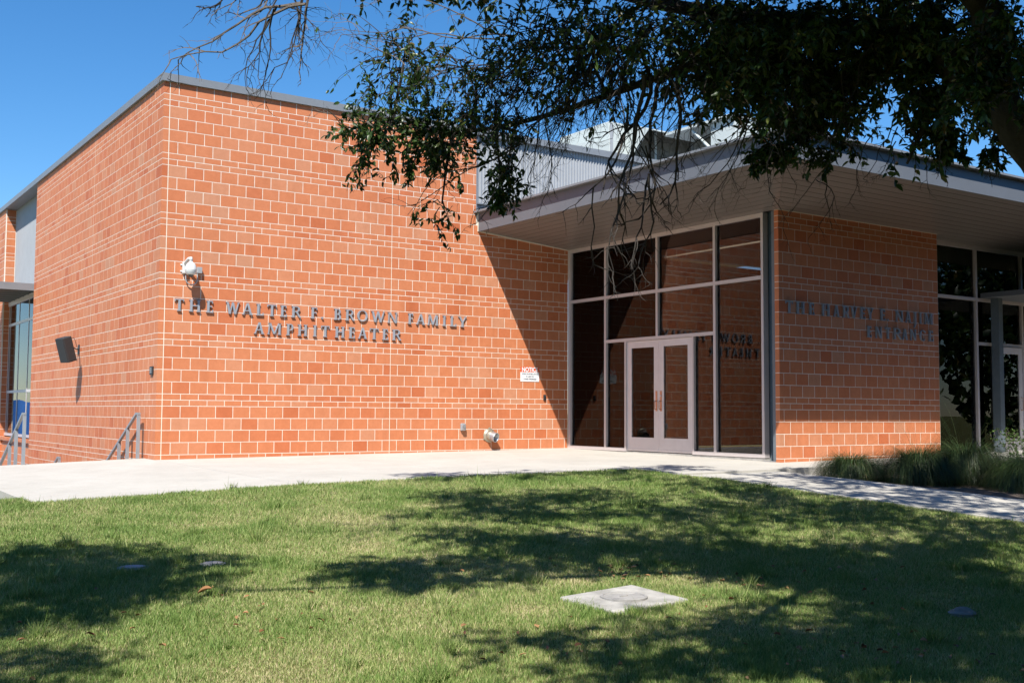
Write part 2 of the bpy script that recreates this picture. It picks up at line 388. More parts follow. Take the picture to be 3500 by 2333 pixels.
def parea(boxes):
    x0, x1, y0, y1, z0, z1 = boxes[0]
    wide = (x1-x0) > (y1-y0)
    c = Vector(((x0+x1)/2, (y0+y1)/2, (z0+z1)/2)); d = c - CAM; f = d.dot(FWD)
    px = 1750 + FPX*d.dot(RIGHT)/f; py = 1166.5 - FPX*d.dot(UP)/f
    if px < 0 or px > 3500 or py < 0 or z1 < -.13: return 0
    n = Vector((0,-1,0)) if wide else Vector((-1,0,0))
    A = ((x1-x0) if wide else (y1-y0))*(z1-z0)
    return A*abs(n.dot(d.normalized()))/d.length_squared
cache = {}
def brick_mesh(boxes):
    o = boxes[0]; key = tuple(tuple(round(v - o[i//2*2], 4) for i, v in enumerate(b)) for b in boxes)
    if key not in cache:
        mb = MB()
        for b in boxes: mb.box(*[v - o[i//2*2] for i, v in enumerate(b)])
        me = mb.mesh('brick'); me.materials.append(M['brick']); cache[key] = me
    return cache[key], (o[0], o[2], o[4])
def lay(keys):
    items = [b for b in BR if b[0] in keys]
    order = sorted(range(len(items)), key=lambda i: -parea(items[i][1]))
    single = set(order[:300])
    rest = {}
    for i, (k, boxes) in enumerate(items):
        if i in single:
            me, loc = brick_mesh(boxes); o = bpy.data.objects.new('brick', me); COL.objects.link(o); o.location = loc; o.parent = walls[k]
        else: rest.setdefault(k, []).append(boxes)
    for k, L in rest.items():
        mb = MB(); tone = []
        for boxes in L:
            tv = random.random()
            for b in boxes: mb.box(*b); tone += [tv]*6
        me = mb.mesh('brickwork'); me.attributes.new('tone', 'FLOAT', 'FACE').data.foreach_set('value', tone)
        o = link('brickwork', me, M['bricks'], walls[k]); tag(o, kind='stuff')
lay(('front', 'side', 'pier')); lay(('harvey',))
MB().box(C0-.006, C0+.006, -.0005, .02, -.1, TOP).build('control_joint', M['seal'], walls['front'])
MB().box(J1-.005, J1+.005, -.0003, .02, -.06, TOP).build('control_joint', M['seal'], walls['front'])
MB().box(-.0003, .02, V0-.005, V0+.005, -2, TOP).build('control_joint', M['seal'], walls['side'])

# coping, upper metal wall, roof
def copingx(a, b): MB().box(a, b, -.045, .5, 6.305, 6.432).box(a+.002, b-.002, -.052, -.038, 6.296, 6.318).build('coping', M['metal'], hall)
def copingy(a, b): MB().box(-.0455, .5, a, b, 6.3055, 6.4315).box(-.0525, -.038, a+.002, b-.002, 6.2965, 6.318).build('coping', M['metal'], hall)
for a, b in ((-.045, 2.9), (2.9, 5.9), (5.9, 8.9), (8.9, 11.9), (11.9, 14.9)): copingx(a+.002, b-.002)
for a, b in ((.502, 3.4), (3.4, 6.4), (6.4, 9.4), (9.4, 12.4), (12.4, 17)): copingy(a+.002, b-.002)
def corrugated(name, parent, axis, a, b, face, z0, z1, pitch=.076, d=.022):
    """ribbed sheet whose outer face lies at `face`, ribs run up"""
    prof = []; x = a
    while x < b:
        for dx, dd in ((0, d), (.30*pitch, d), (.5*pitch, 0), (.80*pitch, 0)): prof.append((min(x+dx, b), dd))
        x += pitch
    prof.append((b, d)); vs = []; fs = []
    for s, dd in prof:
        for z in (z0, z1): vs.append((s, face+dd, z) if axis == 'x' else (face+dd, s, z))
    for i in range(len(prof)-1): fs.append((2*i, 2*i+2, 2*i+3, 2*i+1))
    n = len(vs)
    for s, dd in prof:
        for z in (z0, z1): vs.append((s, face+.05, z) if axis == 'x' else (face+.05, s, z))
    for i in range(len(prof)-1): fs.append((n+2*i, n+2*i+1, n+2*i+3, n+2*i+2))
    me = bpy.data.meshes.new(name); me.from_pydata(vs, [], fs); return link(name, me, M['panel'], parent)
corrugated('metal_cladding', hall, 'x', 6.265, 14.9, .03, 4.9, 6.31)
MB().box(6.27, 14.9, .02, .06, 4.76, 4.92).box(6.27, 14.9, -.03, .03, 4.90, 4.925).build('wall_flashing', M['metal'], hall)
MB().box(6.255, 6.275, -.004, .06, 4.76, 6.3).build('corner_trim', M['metal'], hall)
MB().box(.42, 24, .42, 17, 6.1, 6.2).build('roof', M['metal'], hall)
# bay beside the hall: cladding, awning, window
corrugated('metal_cladding', hall, 'y', VE+.01, 14.6, .27, 3.82, 6.31)
MB().box(-1.7, .26, VE+.02, 14.6, 3.78, 3.83).box(-1.7, -1.64, VE+.02, 14.6, 3.655, 3.781).box(-1.64, .26, VE+.02, VE+.06, 3.655, 3.781).build('awning', M['metal'], hall)
for i in range(6):
    y = VE + .75 + i*.62; MB().box(-1.6, .2, y, y+.05, 3.68, 3.775).build('purlin', M['metal'], hall)
bw = bpy.data.objects.new('window', None); COL.objects.link(bw); bw.parent = hall
MB().box(.14, .24, VE+.003, 14.62, 3.58, 3.70).build('head_frame', M['frame'], bw); MB().box(.14, .24, VE+.003, 14.62, 0.03, .10).build('sill_frame', M['frame'], bw)
for z in (3.05, 1.22): MB().box(.163, .239, VE+.004, 14.61, z-.035, z+.035).build('transom', M['frame'], bw)
ym = [VE+.05, 11.85, 13.12, 14.39, 14.60]
for y in ym: MB().box(.168, .2385, y-.022, y+.022, .1, 3.58).build('mullion', M['frame'], bw)
for i in range(4):
    for z0, z1 in ((.1, 1.185), (1.255, 3.015), (3.085, 3.58)):
        MB().box(.178, .186, ym[i]+.022, max(ym[i+1]-.022, ym[i]+.03), z0, z1).build('pane', M['bayglass'], bw)
for i in range(26):
    y = VE + .06 + i*.16; MB().box(.03, .30, y, y+.145, -.085, -.002).build('sill_brick', M['brick'], walls['pier'])
MB().box(.5, 3.0, VE+.1, 14.6, -.05, .0).box(3.0, 3.1, VE+.1, 14.6, 0, 3.8).box(.5, 3.0, VE, VE+.1, 0, 3.8).box(.5, 3.0, 14.6, 14.7, 0, 3.8).box(.5, 3.1, VE, 14.7, 3.81, 3.85).build('room_shell', M['dark'], hall)
cv = []; cf = []
for i in range(120):
    x = -10.5 + i*.09; y = 26 + .05*math.sin(i*.8) + .04*math.sin(i*.31)
    cv += [(x, y, -1.94), (x, y, 1.05 + .12*math.sin(i*.07) + .03*math.sin(i*.9))]
for i in range(119): cf.append((2*i, 2*i+1, 2*i+3, 2*i+2))
ts = empty('tarp_screen', 'blue tarp screen mirrored in the lower panes of the side window', 'tarp')
me = bpy.data.meshes.new('tarp'); me.from_pydata(cv, [], cf); o = link('tarp', me, M['curtain'], ts)
md = o.modifiers.new('s', 'SOLIDIFY'); md.thickness = .004
for i in range(6): MB().tube([(-10.4 + i*2.12, 26.1, -1.95), (-10.4 + i*2.12, 26.1, 1.1)], .03, 8).build('post', M['galv'], ts)

# ------------------------------------------------------------------ entrance wing
FX, FY, FZ0, FZ1, SZ = 6.305, -8.037, 4.346, 4.715, 4.166
canopy = MB().prism([(FX-.1,-.003,4.712),(FX-.1,FY-.1,4.712),(24,FY-.1,4.712),(24,-.003,4.712)], [(FX-.1,-.003,4.748),(FX-.1,FY-.1,4.748),(24,FY-.1,4.748),(24,-.003,4.748)]).build('canopy_roof', M['metal'], lobby)
MB().box(FX+.06, 24, FY+.06, -.01, 4.60, 4.705).build('roof_deck', M['metal'], canopy)
for a, b in ((-.02, -2.92), (-2.92, -5.9), (-5.9, FY)):
    MB().box(FX, FX+.03, b+.002, a-.002, FZ0, FZ1).build('fascia_panel', M['fascia'], canopy)
x = FX+.03
for b in (9.3, 12.3, 15.3, 18.3, 21.3, 24):
    MB().box(x+.002, b-.002, FY, FY+.03, FZ0, FZ1).build('fascia_panel', M['fascia'], canopy); x = b
NP = 11
for i in range(NP):
    s0, s1 = i/NP + .003, (i+1)/NP - .003
    P = lambda s: (HX+.0 - s*(HX-FX-.03), SZ + s*(FZ0+.012-SZ)); hy = lambda s: HY - s*(HY-FY-.03)
    (xa, za), (xb, zb) = P(s0), P(s1)
    b = [(xa, -.004, za), (xb, -.004, zb), (xb, hy(s1)+.004, zb), (xa, hy(s0)+.004, za)]
    MB().prism(b, [(q[0], q[1], q[2]+.012) for q in b]).build('soffit_plank', M['soffit'], canopy)
    ya, yb = hy(s0), hy(s1)
    b = [(xa, ya-.003, za), (xb, yb-.003, zb), (24, yb-.003, zb), (24, ya-.003, za)]
    MB().prism(b, [(q[0], q[1], q[2]+.012) for q in b]).build('soffit_plank', M['soffit'], canopy)
for i in range(4):
    MB().box(12.93, 24, HY + .003 + i*.21, HY + .207 + i*.21, SZ+.001, SZ+.012).build('soffit_plank', M['soffit'], canopy)
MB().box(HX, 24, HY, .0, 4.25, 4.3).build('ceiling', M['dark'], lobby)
MB().prism([(6.34,-.022,4.335),(6.34,-.001,4.335),(HX,-.001,4.15),(HX,-.022,4.15)], [(6.34,-.022,4.36),(6.34,-.001,4.36),(HX,-.001,4.172),(HX,-.022,4.172)]).build('sealant_bead', M['seal'], canopy)
MB().box(HX-.008, 12.935, HY-.014, HY+.002, 4.158, 4.172).build('sealant_bead', M['seal'], canopy)
MB().box(FX-.012, FX-.001, -.02, -.001, FZ0, FZ1).build('sealant_bead', M['seal'], canopy)

# left-hand glazing, x = 8.56, looks west onto the plaza
GX = 8.565
gl = bpy.data.objects.new('glazing', None); COL.objects.link(gl); gl.parent = lobby
for nm, bx in (('head_frame', (-5.49, -.003, 4.095, 4.165)), ('sill_frame', (-5.49, -3.745, .0, .06)), ('sill_frame', (-1.88, -.003, .0, .06))): MB().box(GX, GX+.12, *bx).build(nm, M['frame'], gl)
def gbar(y0, y1, z0, z1, nm): MB().box(GX+.0008, GX+.1192, y0, y1, z0, z1).build(nm, M['frame'], gl)
gbar(-.09, -.004, .06, 4.095, 'mullion'); gbar(-5.488, -5.435, .06, 4.095, 'mullion')
gbar(-1.27, -1.21, .06, 4.095, 'mullion'); gbar(-4.35, -4.29, .06, 4.095, 'mullion'); gbar(-2.815, -2.76, 2.20, 4.095, 'mullion')
def hbar(y0, y1, z0, z1, nm): MB().box(GX+.0016, GX+.1184, y0, y1, z0, z1).build(nm, M['frame'], gl)
for a, b in ((-1.21,-.09), (-2.76,-1.27), (-4.29,-2.815), (-5.435,-4.35)): hbar(a, b, 3.03, 3.09, 'transom')
hbar(-4.29, -1.27, 2.14, 2.20, 'transom'); hbar(-1.885, -1.84, .06, 2.14, 'door_jamb'); hbar(-3.785, -3.74, .06, 2.14, 'door_jamb')
def pane(y0, y1, z0, z1, par=gl): 
    MB().box(GX+.055, GX+.063, min(y0,y1), max(y0,y1), z0, z1).build('pane', M['glass'], par)
for y0, y1 in ((-.09,-1.21), (-1.27,-2.76), (-2.815,-4.29), (-4.35,-5.435)): pane(y0, y1, 3.09, 4.095)
pane(-.09, -1.21, .06, 3.03); pane(-4.35, -5.435, .06, 3.03); pane(-1.27, -2.76, 2.2, 3.03); pane(-2.815, -4.29, 2.2, 3.03)
pane(-1.27, -1.84, .06, 2.14); pane(-3.785, -4.29, .06, 2.14)
MB().box(GX+.01, GX+.16, -5.48, -4.1, -.2, -.002).box(GX+.014, GX+.15, -4.1, -.004, -.2, -.003).build('kerb', M['padc'], lobby)
def door(y0, y1, hs, par, X=GX+.03):
    d = MB().box(X, X+.045, y0, y0+.135, .012, 2.132).box(X, X+.045, y1-.135, y1, .012, 2.132).box(X+.0005, X+.0445, y0+.135, y1-.135, 2.0, 2.132).box(X+.0005, X+.0445, y0+.135, y1-.135, .012, .275).build('door', M['door'], par)
    MB().box(X+.018, X+.026, y0+.135, y1-.135, .275, 2.0).build('pane', M['glass'], d)
    MB().box(X-.004, X-.0005, y0+.01, y1-.01, .02, .05).build('kick_strip', M['frame'], d)
    yh = y1-.06 if hs > 0 else y0+.06
    h = MB().box(X-.006, X-.0008, yh-.024, yh+.024, .78, 1.16).tube([(X-.005, yh, .81), (X-.05, yh, .815), (X-.055, yh, .83), (X-.055, yh, .95), (X-.05, yh, .965), (X-.005, yh, .97)], .009, 8).build('handle', M['bronze'], d)
    if hs > 0: MB().lathe((X-.006, yh, 1.07), (-1,0,0), [(0,.016),(.008,.016),(.010,.013),(.010,.0001)], 14).build('lock', M['galv'], d)
    return d
d1 = door(-2.810, -1.888, -1, lobby); d2 = door(-3.737, -2.814, 1, lobby)
tag(d1, 'door leaf nearer the brick corner'); tag(d2, 'door leaf with a key cylinder above its pull')
# steel column in the slot between glass and brick
MB().box(GX+.15, GX+.17, -5.743, -5.36, -.2, 4.2).box(GX, GX+.016, HY+.094, -5.68, -.12, 4.17).box(GX+.016, GX+.15, HY+.094, HY+.108, -.2, 4.2).build('steel_column', M['steel'], lobby)
MB().box(GX-.03, GX+.15, HY+.094, -5.50, -.10, -.045).build('column_base', M['galv'], lobby)
# lobby interior
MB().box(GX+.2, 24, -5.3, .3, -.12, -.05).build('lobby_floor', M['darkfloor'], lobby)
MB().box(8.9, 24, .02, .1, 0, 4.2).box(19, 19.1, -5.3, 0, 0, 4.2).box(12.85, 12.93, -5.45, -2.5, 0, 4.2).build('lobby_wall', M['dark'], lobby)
lp = empty('linear_lamp', 'long thin lit lamp tube under the lobby ceiling behind the glass', 'lamp')
MB().box(10.0, 10.06, -4.4, -.6, 3.97, 3.989).build('tube', M['tube'], lp)
MB().box(9.99, 10.07, -4.4, -.6, 3.99, 4.03).build('housing', M['dark'], lp)
for y_ in (-1.0, -4.0): MB().box(10.02, 10.04, y_, y_+.02, 4.031, 4.249).build('hanger', M['dark'], lp)

# right-hand glazing and the little side porch
RY = -5.45
rg = bpy.data.objects.new('glazing', None); COL.objects.link(rg); rg.parent = lobby
MB().box(12.93, 24, RY, RY+.12, 4.08, 4.165).build('head_frame', M['frame'], rg); MB().box(12.93, 24, RY, RY+.12, -.13, .03).build('sill_frame', M['frame'], rg)
for x in (13.0, 14.78, 16.4, 18.0, 19.6, 21.2): MB().box(x-.03, x+.03, RY+.001, RY+.119, .03, 4.08).build('mullion', M['frame'], rg)
MB().box(12.93, 24, RY+.002, RY+.118, 3.04, 3.10).build('transom', M['frame'], rg)
xsr = (13.0, 14.78, 16.4, 18.0, 19.6, 21.2)
for i in range(5):
    for z0, z1 in ((.03, 3.04), (3.10, 4.08)): MB().box(xsr[i]+.03, xsr[i+1]-.03, RY+.055, RY+.063, z0, z1).build('pane', M['glass'], rg)
MB().box(14.9, 19.0, -7.3, RY-.004, 3.10, 3.20).build('porch_roof', M['fascia'], lobby)
MB().box(15.10, 15.24, -5.72, -5.55, -.12, 3.10).box(15.245, 15.30, -5.62, -5.56, -.12, 3.10).build('porch_column', M['steel'], lobby)
d3 = bpy.data.objects.new('door', None); COL.objects.link(d3); d3.parent = lobby; tag(d3, 'door with a narrow glass panel beside the grey porch column')
YD = RY - .03
MB().box(15.42, 15.55, YD, YD+.045, -.1, 2.135).box(16.17, 16.30, YD, YD+.045, -.1, 2.135).box(15.55, 16.17, YD+.0005, YD+.0445, 2.0, 2.135).box(15.55, 16.17, YD+.0005, YD+.0445, -.1, .26).build('door_leaf', M['door'], d3)
MB().box(15.55, 16.17, YD+.018, YD+.026, .26, 2.0).build('pane', M['glass'], d3)
MB().tube([(16.22,YD,.85),(16.22,YD-.05,.86),(16.22,YD-.05,1.1),(16.22,YD,1.11)], .01, 8).build('handle', M['bronze'], d3)
MB().box(14.81, 16.37, RY+.0035, RY+.1165, 2.15, 2.21).build('transom', M['frame'], rg); MB().box(15.36, 15.41, RY+.0035, RY+.1165, .03, 2.15).build('mullion', M['frame'], rg)

# ------------------------------------------------------------------ metal lettering
H_L = .203
def glyph(ch, w, h):
    """list of polygons (counter-clockwise) in letter coordinates; serif capitals with thick and thin strokes"""
    T, t_, sl, sh = .036, .017, .017, .011
    P = []
    R = lambda x0, x1, y0, y1: P.append([(x0,y0),(x1,y0),(x1,y1),(x0,y1)])
    def serif(xc0, xc1, top, out=sl):
        y0, y1 = (h-sh, h) if top else (0, sh); R(xc0-out, xc1+out, y0, y1)
    def stem(x, wd=T, a=0, b=None): R(x, x+wd, a, h if b is None else b)
    def diag(x0, y0, x1, y1, wd): P.append([(x0-wd/2,y0),(x0+wd/2,y0),(x1+wd/2,y1),(x1-wd/2,y1)] if y1 > y0 else [(x1-wd/2,y1),(x1+wd/2,y1),(x0+wd/2,y0),(x0-wd/2,y0)])
    def band(cx, cy, rx, ry, a0, a1, wmax, wmin, n=14):
        o = []; i = []
        for k in range(n+1):
            a = a0 + (a1-a0)*k/n; wd = wmin + (wmax-wmin)*abs(math.cos(a))
            o.append((cx+rx*math.cos(a), cy+ry*math.sin(a))); i.append((cx+(rx-wd)*math.cos(a), cy+(ry-max(wmin, wd*.55))*math.sin(a)))
        for k in range(n): P.append([i[k], o[k], o[k+1], i[k+1]])
    if ch == 'T':
        stem(w/2-T/2); serif(w/2-T/2, w/2+T/2, 0); R(0, w, h-t_, h); R(0, .011, h-.042, h-t_); R(w-.011, w, h-.042, h-t_)
    elif ch == 'H':
        stem(sl); stem(w-sl-T); R(sl+T, w-sl-T, h*.47, h*.47+t_)
        for x in (sl, w-sl-T): serif(x, x+T, 0); serif(x, x+T, 1)
    elif ch in 'EFL':
        stem(sl); serif(sl, sl+T, 1, sl*.9); R(0, sl, 0, sh)
        if ch == 'F': serif(sl, sl+T, 0)
        if ch in 'EF': R(sl+T, w-.008, h-t_, h); R(w-.019, w-.008, h-.045, h-t_); R(sl+T, w-.02, h*.49, h*.49+t_); R(w-.030, w-.02, h*.42, h*.49)
        if ch in 'EL': R(sl+T, w, 0, t_); R(w-.012, w, t_, .050)
    elif ch == 'I': stem(w/2-T/2); serif(w/2-T/2, w/2+T/2, 0); serif(w/2-T/2, w/2+T/2, 1)
    elif ch == 'A':
        diag(.022, 0, w*.48, h, t_); diag(w-.034, 0, w*.50, h, T); R(w*.24, w*.72, h*.30, h*.30+t_); serif(.014, .03, 0, .012); serif(w-.05, w-.018, 0, .014)
    elif ch == 'V': diag(.034, h, w*.5, 0, T); diag(w-.022, h, w*.52, 0, t_); serif(.018, .05, 1, .014); serif(w-.03, w-.014, 1, .012)
    elif ch == 'W':
        diag(.030, h, w*.30, 0, T); diag(w*.50, h, w*.31, 0, t_); diag(w*.50, h, w*.70, 0, T); diag(w-.018, h, w*.71, 0, t_)
        serif(.014, .046, 1, .012); serif(w-.026, w-.010, 1, .012)
    elif ch == 'N':
        R(sl, sl+t_, 0, h); R(w-sl-t_, w-sl, 0, h); diag(sl+T*.45, h, w-sl-T*.45, 0, T*1.05); serif(sl, sl+t_, 0); serif(sl-.008, sl+t_, 1, .010); serif(w-sl-t_, w-sl, 1)
    elif ch == 'M':
        diag(.020, 0, .040, h, t_); R(w-.052, w-.018, 0, h); diag(.046, h, w*.48, .01, T); diag(w-.05, h, w*.50, .01, t_); serif(.012, .03, 0, .012); serif(w-.052, w-.018, 0, .014)
        R(.018, .046, h-sh, h); R(w-.05, w-.004, h-sh, h)
    elif ch == 'Y':
        stem(w/2-T/2, T, 0, h*.46); serif(w/2-T/2, w/2+T/2, 0); diag(w/2, h*.42, .034, h, T); diag(w/2+.004, h*.42, w-.024, h, t_); serif(.018, .05, 1, .014); serif(w-.032, w-.016, 1, .014)
    elif ch in 'PRB':
        stem(sl); serif(sl, sl+T, 0); R(0, sl, h-sh, h); x = sl+T
        bw = (w - x) if ch == 'P' else (w - x)*(.80 if ch == 'R' else .88)
        c = h*.74 if ch != 'P' else h*.71; ry = h - c
        R(x, x+bw*.35, h-t_, h); R(x, x+bw*.35, 2*c-h, 2*c-h+t_); band(x+bw*.35, c, bw*.65, ry, -math.pi/2, math.pi/2, T*.95, t_*.95)
        if ch == 'B':
            c2 = h*.255; ry2 = c2; bw2 = w - x
            R(x, x+bw2*.35, 0, t_*.98); R(x, x+bw2*.35, 2*c2-t_*.6, 2*c2+t_*.38); band(x+bw2*.35, c2, bw2*.65, ry2, -math.pi/2, math.pi/2, T, t_*.95)
        if ch == 'R': diag(w-.022, 0, x+bw*.42, h*.50, T*1.0); R(w-.042, w, 0, sh)
    elif ch == 'O': band(w/2, h/2, w/2, h/2+.003, 0, 2*math.pi, T, t_*.9, 30)
    elif ch == 'C': band(w*.53, h/2, w*.53, h/2+.003, math.pi*.24, math.pi*1.76, T, t_*.9, 24); R(w*.53+w*.53*.70, w*.53+w*.53*.70+.012, h*.74, h*.92)
    elif ch == 'J': stem(w/2, T, -.02); serif(w/2, w/2+T, 1); P.append([(w/2-.025,-.075),(w/2-.012,-.085),(w/2+T*.98,-.02),(w/2,-.02)])
    elif ch == '.': band(w/2, .02, .02, .02, 0, 2*math.pi, .0195, .0195, 14)
    return P
def lettering(name, label, rowsl, yface, yback):
    root = empty(name, label, 'sign')
    for row in rowsl:
        for ch, x0, x1, zb in row:
            mb = MB(); k = 0
            for poly in glyph(ch, x1-x0, H_L):
                a = sum(poly[i][0]*poly[(i+1) % len(poly)][1] - poly[(i+1) % len(poly)][0]*poly[i][1] for i in range(len(poly)))
                if a < 0: poly = poly[::-1]
                yf = yface + .0004*(k % 6); k += 1
                mb.prism([(x0+p[0], yback, zb+p[1]) for p in poly][::-1], [(x0+p[0], yf, zb+p[1]) for p in poly][::-1])
            o = mb.build('letter', M['letter'], root)
            for sx in (.3, .7): pass
    return root
r1 = [('T',.263,.419),('H',.509,.706),('E',.804,.924),('W',1.145,1.392),('A',1.44,1.636),('L',1.699,1.829),('T',1.903,2.07),('E',2.144,2.263),('R',2.356,2.54),('F',2.729,2.857),('.',2.93,2.977),('B',3.186,3.323),('R',3.416,3.603),('O',3.657,3.866),('W',3.943,4.225),('N',4.289,4.494),('F',4.727,4.842),('A',4.905,5.103),('M',5.155,5.397),('I',5.501,5.56),('L',5.665,5.801),('Y',5.847,6.045)]
r2 = [('A',1.662,1.856),('M',1.91,2.17),('P',2.263,2.395),('H',2.481,2.666),('I',2.781,2.845),('T',2.936,3.097),('H',3.21,3.403),('E',3.488,3.609),('A',3.676,3.866),('T',3.921,4.099),('E',4.182,4.302),('R',4.392,4.583)]
lettering('wall_lettering', 'two lines of grey metal capitals naming the amphitheater on sunlit brick', [[(c,a,b,2.412) for c,a,b in r1], [(c,a,b,2.088) for c,a,b in r2]], -.034, -.004)
h1 = [('T',8.709,8.878),('H',8.965,9.174),('E',9.281,9.41),('H',9.609,9.817),('A',9.909,10.072),('R',10.158,10.332),('V',10.37,10.539),('E',10.63,10.76),('Y',10.815,10.992),('E',11.186,11.321),('.',11.381,11.412),('N',11.625,11.832),('A',11.904,12.076),('J',12.145,12.219),('I',12.314,12.389),('M',12.475,12.723)]
h2 = [('E',10.811,10.925),('N',11.039,11.219),('T',11.323,11.464),('R',11.556,11.781),('A',11.802,11.968),('N',12.037,12.22),('C',12.326,12.497),('E',12.594,12.724)]
lettering('wall_lettering', 'two lines of grey metal capitals ending in ENTRANCE on shaded brick', [[(c,a,b,2.428) for c,a,b in h1], [(c,a,b,2.109) for c,a,b in h2]], HY-.034, HY-.004)

# ------------------------------------------------------------------ things fixed to the walls
sc = empty('security_camera', 'white dome security camera on a bracket above the word THE', 'camera')
bevel(MB().box(.375, .455, -.075, -.001, 3.05, 3.25).build('back_box', M['white'], sc), .008)
for z in (3.09, 3.20): MB().lathe((.362, -.012, z), (0,-1,0), [(-.011,.016),(0,.016),(.004,.012),(.004,.0001)], 12).build('lug', M['white'], sc)
MB().tube([(.415,-.06,3.20),(.415,-.12,3.25),(.43,-.19,3.285),(.445,-.25,3.285),(.447,-.255,3.24)], [.03,.028,.028,.032,.03], 12).build('arm', M['white'], sc, True)
MB().lathe((.447,-.255,3.0), (0,0,1), [(.045,.088),(.05,.092),(.085,.094),(.09,.096),(.10,.094),(.15,.088),(.19,.070),(.215,.045),(.222,.03),(.24,.03)], 28).build('housing', M['white'], sc, True)
MB().lathe((.447,-.255,3.0), (0,0,1), [(.045,.087),(.022,.08),(.010,.06),(.005,.045)], 24).build('trim_ring', M['white'], sc, True)
MB().lathe((.447,-.255,3.0), (0,0,1), [(.006,.05),(-.012,.044),(-.028,.026),(-.034,.0005)], 20).build('dome_lens', M['smoke'], sc, True)
bevel(MB().box(.615, .705, -.07, -.001, 3.07, 3.175).build('junction_box', M['greybox'], sc), .005)
pts = [(.43,-.04,3.06),(.43,-.04,3.02)] + [(.53 - .10*math.cos(a), -.045, 2.965 - .10*math.sin(a)) for a in [math.pi*k/12 for k in range(13)]] + [(.63,-.04,3.02),(.63,-.04,3.08)]
MB().tube(pts, .011, 8).build('conduit', M['greybox'], sc, True)

sp = empty('loudspeaker', 'black tilted loudspeaker bracketed to the side wall of the hall', 'loudspeaker')
def spk(x, y, z):  # local: x outwards from wall, tilt so that it looks down
    a = math.radians(17); c = Vector((-.36, 5.02, 1.955))
    yw = math.radians(22); p = Vector((x, y, z)); p = Vector((p.x*math.cos(a)-p.z*math.sin(a), p.y, p.x*math.sin(a)+p.z*math.cos(a)))
    p = Vector((p.x*math.cos(yw)-p.y*math.sin(yw), p.x*math.sin(yw)+p.y*math.cos(yw), p.z)); return tuple(c+p)
def spkbox(x0,x1,y0,y1,z0,z1, taper=1.0):
    b = [(x0,y0,z0),(x0,y1,z0),(x1,y1*taper,z0),(x1,y0*taper,z0)]
    return MB().prism([spk(*q) for q in b], [spk(q[0],q[1],z1) for q in b])
bevel(spkbox(-.10,.12,-.13,.13,-.255,.255,.8).build('cabinet', M['grille'], sp), .02, 3)
bevel(spkbox(-.115,-.101,-.125,.125,-.248,.248).build('grille', M['grille'], sp), .006)
MB().tube([spk(.12,0,.05), (-.10,5.35,1.99), (-.03,5.5,1.99), (-.005,5.52,1.99)], .012, 8).build('bracket', M['black'], sp)
MB().box(-.014, -.001, 5.46, 5.58, 1.89, 2.09).build('wall_plate', M['black'], sp)
MB().tube([spk(.12,-.05,.2), (-.16,5.3,2.22), (-.08,5.5,2.15), (-.02,5.55,1.98), (-.06,5.4,1.75), spk(.12,.05,-.2)], .005, 6).build('cable', M['black'], sp)

kp = empty('keypad', 'small dark keypad near the corner of the side wall', 'keypad')
bevel(MB().box(-.03, -.001, .17, .33, 1.335, 1.475).build('case', M['black'], kp), .006)
for i in range(3):
    for j in range(2): MB().box(-.034, -.0305, .205+.055*j, .24+.055*j, 1.365+.033*i, 1.385+.033*i).build('key', M['greybox'], kp)
MB().tube([(-.008,.25,1.34),(-.008,.25,1.315)], .01, 8).build('conduit', M['greybox'], kp)
cr = empty('card_reader', 'slim black card reader on front wall in the shadow edge below notice', 'card reader')
bevel(MB().box(7.932, 7.992, -.028, -.001, .99, 1.108).build('case', M['black'], cr), .006)
MB().lathe((7.962,-.0285,1.085), (0,-1,0), [(0,.005),(.002,.005),(.002,.0001)], 10).build('indicator', M['greybox'], cr)

ns = empty('notice_sign', 'orange and white video surveillance notice on the front wall', 'sign')
MB().box(7.356, 7.822, -.006, -.001, 1.372, 1.562).build('board', M['signwhite'], ns)
MB().box(7.356, 7.822, -.006, -.001, 1.563, 1.667).build('header', M['signred'], ns)
def text(s, x, z, size, mat, parent, width=None, y=-.0075):
    cu = bpy.data.curves.new('t', 'FONT'); cu.body = s; cu.size = size; cu.align_x = 'CENTER'; cu.align_y = 'CENTER'; cu.extrude = .0006; cu.offset = size*(.028 if s == 'NOTICE' else .014)
    o = bpy.data.objects.new('t', cu); COL.objects.link(o)
    dg = bpy.context.evaluated_depsgraph_get(); me = bpy.data.meshes.new_from_object(o.evaluated_get(dg)); bpy.data.objects.remove(o)
    me.transform(Matrix.Rotation(math.pi/2, 4, 'X'))
    xs_ = [v.co.x for v in me.vertices]; w_ = max(xs_) - min(xs_)
    if width: me.transform(Matrix.Scale(width/w_, 4, (1,0,0)))
    me.transform(Matrix.Translation((x, y, z))); me.materials.clear()
    return link('lettering', me, mat, parent)
text('NOTICE', 7.589, 1.612, .125, M['signwhite'], ns, .40)
text('VIDEO SURVEILLANCE', 7.589, 1.525, .042, M['signink'], ns, .41)
text('IN USE ON', 7.589, 1.472, .042, M['signink'], ns, .20)
text('THESE PREMISES', 7.589, 1.42, .042, M['signink'], ns, .33)
for x, z in ((7.37, 1.40), (7.81, 1.40)): MB().lathe((x,-.006,z), (0,-1,0), [(0,.005),(.002,.004),(.002,.0001)], 8).build('screw', M['greybox'], ns)

